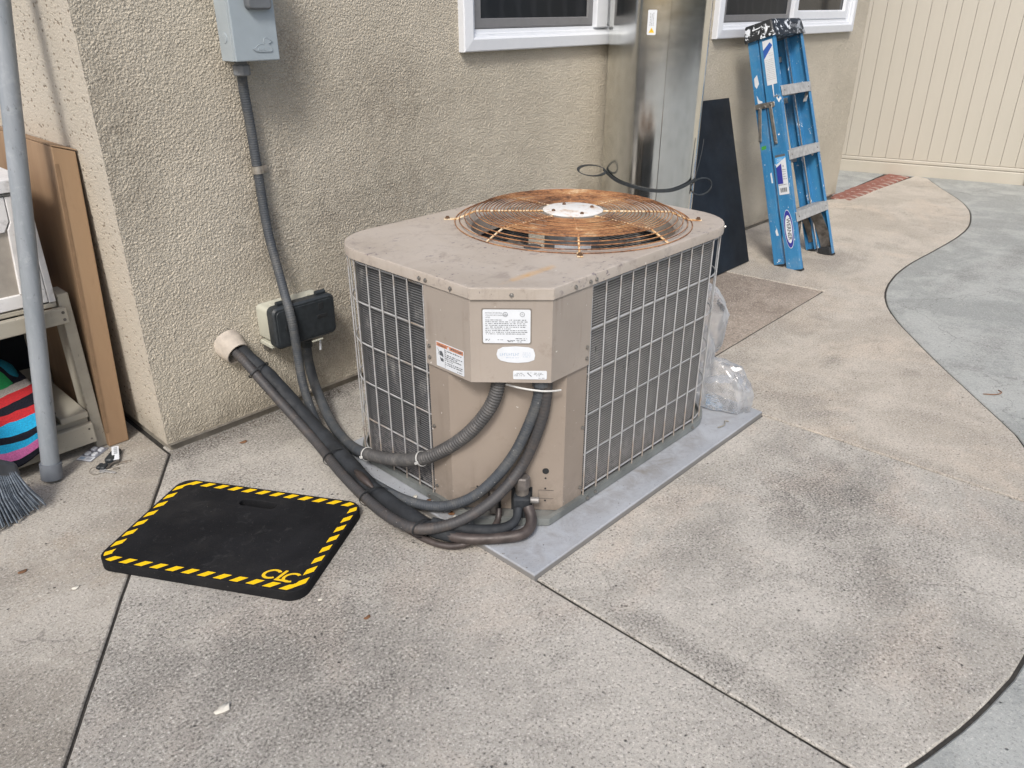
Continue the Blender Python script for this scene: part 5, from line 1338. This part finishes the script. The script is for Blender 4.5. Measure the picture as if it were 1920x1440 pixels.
# ================================================================== plastic bag
def lobe(c, rad, seed, sub=4, rot=0.):
    """crumpled film: a few hundred random creased facets rather than a smooth blob"""
    rg = random.Random(seed); cells = []
    for k in range(70):
        d = Vector((rg.gauss(0,1), rg.gauss(0,1), rg.gauss(0,1))).normalized(); cells.append((d, rg.uniform(.74, 1.06)))
    bm = bmesh.new(); bmesh.ops.create_icosphere(bm, subdivisions=5, radius=1.)
    for v in bm.verts:
        d = v.co.normalized()
        # flat facets: the nearest cutting planes decide the radius
        r = min(h/max(.12, d.dot(n_)) for n_, h in cells if d.dot(n_) > .35)
        r = min(r, 1.15) * (1 + .10*mnoise.noise(d*1.6 + Vector((seed, 0, 3))) - .06*abs(mnoise.noise(d*4. + Vector((seed, 7, 3)))))
        v.co = Vector((d.x*rad[0], d.y*rad[1], d.z*rad[2]))*r*1.20
    bmesh.ops.translate(bm, verts=bm.verts, vec=c)
    for v in bm.verts:
        if v.co.z < PADZ+.004: v.co.z = PADZ+.004 + .001*random.random()
    me = bpy.data.meshes.new('bag'); bm.to_mesh(me); bm.free(); return me
bag = thing('plastic_bag', 'crumpled clear plastic bag stuffed behind the air conditioner on its right', 'plastic bag', (1.44,-.95,PADZ))
link('lower_lobe', lobe((1.425,-1.065,.060), (.060,.118,.125), 2.), 'bag', bag, 14)
link('upper_lobe', lobe((1.425,-.985,.310), (.048,.082,.115), 5.), 'bag', bag, 14)
link('bag_neck', lobe((1.405,-.98,.20), (.035,.07,.10), 9., 4), 'bag', bag, 14)

# ================================================================== litter
def flake(name, mat, c, size, label, cat, seed, curl=.35, group=None):
    rg = random.Random(seed); n = 11; rim = []
    for k in range(n):
        a = 2*math.pi*k/n; r = size*(.75+.4*rg.random()); rim.append((c[0]+r*math.cos(a), c[1]+r*.62*math.sin(a), c[2]+.001+size*curl*abs(math.cos(a))*rg.uniform(.3,1.)))
    mid = (c[0], c[1], c[2]+.0012)
    mb = MB(); mb.add(rim+[mid], [(k, (k+1) % n, n) for k in range(n)])
    o = mb.build(name, mat, None, smooth=80); s = o.modifiers.new('t', 'SOLIDIFY'); s.thickness = .0012
    return tag(o, label, cat, group)
flake('paint_chip', 'chip', (-.365,-1.022,.001), .017, 'largest pale paint chip, alone on the front concrete slab', 'paint chip', 1)
flake('paint_chip', 'chip', (-.432,-.440,.001), .009, 'pale paint chip left of the kneeling mat corner', 'paint chip', 2)
flake('paint_chip', 'chip', (-.055,-.895,.001), .006, 'tiny pale chip just in front of the kneeling mat', 'paint chip', 4)
flake('dead_leaf', 'leaf', (.191,-.105,.001), .012, 'small brown leaf on the concrete below the wall sleeve', 'leaf', 3)
flake('dead_leaf', 'leaf', (-.016,-1.022,.001), .008, 'tiny brown leaf bit right of the mat front corner', 'leaf', 5)
flake('dead_leaf', 'leaf', (-.500,-.285,.001), .010, 'dark brown leaf bit on the left slab below the broom', 'leaf', 6)
flake('dead_leaf', 'leaf', (.368,-.885,PADZ+.001), .014, 'curled brown leaf on the grey pad beside the pipes', 'leaf', 7, .6)
flake('paint_chip', 'chip', (.352,-.905,PADZ+.001), .013, 'round pale chip lying on the brown leaf beside the pipes', 'paint chip', 8, .6)
flake('paint_chip', 'chip', (.345,-.755,PADZ+.001), .012, 'pale curled chip on the pad below the corrugated conduit', 'paint chip', 9, .6)
flake('dead_leaf', 'leaf', (.362,-.795,PADZ+.001), .010, 'small brown leaf bit on the pad near the guard foot', 'leaf', 10, .6)
flake('dead_leaf', 'leaf', (.50,-.075,.001), .016, 'brown leaf on the wall base under the covered outlet', 'leaf', 12, .5)
tag(MB().tube(crom([(1.275,-1.16,PADZ+.003),(1.30,-1.168,PADZ+.006),(1.33,-1.155,PADZ+.004),(1.335,-1.165,PADZ+.003)], .008), .0024, 6).build('twig', simple('twig_grey', (.25,.24,.21), .8), None, smooth=60), 'short grey twig on the pad by the guard corner', 'twig')
tag(MB().tube(crom([(2.18,-1.70,-.001),(2.20,-1.735,.002),(2.235,-1.745,.001),(2.25,-1.73,-.001)], .008), .0018, 5).build('twig', 'leaf', None, smooth=60), 'thin dark twig lying on the grey walkway', 'twig')
M['grit'] = simple('grit_brown', (.10,.085,.068), .9, var=.6, vscale=200)
# grit gathered on the concrete: uncountable
gm = MB(); rg = random.Random(12)
def inside(x, y): return not (X0 < x < X1 and Y0 < y < Y1)
for k in range(1500):
    z_ = rg.random()
    if z_ < .55: x = rg.uniform(0,1.4); y = -abs(rg.gauss(0,.03))-.004
    elif z_ < .8: x = rg.uniform(-.5,2.4); y = rg.uniform(-1.9,-.1)
    else: x = rg.choice((.345,1.495))+rg.gauss(0,.012); y = rg.uniform(-1.9,-.5)
    zz = PADZ if (.34 < x < 1.48 and -1.205 < y < -.38) else 0.
    if zz and not inside(x, y): continue
    s_ = rg.uniform(.0009,.0034 if z_ < .55 else .0022); a = rg.uniform(0,6)
    gm.add([(x+s_*math.cos(a), y+s_*math.sin(a), zz), (x+s_*math.cos(a+2.1), y+s_*math.sin(a+2.1), zz), (x+s_*math.cos(a+4.2), y+s_*math.sin(a+4.2), zz), (x, y, zz+s_*1.1)], [(0,1,3),(1,2,3),(2,0,3)])
tag(gm.build('grit', 'grit'), 'scattered grit and crumbs along the wall base and slab joints', 'grit', kind='stuff')
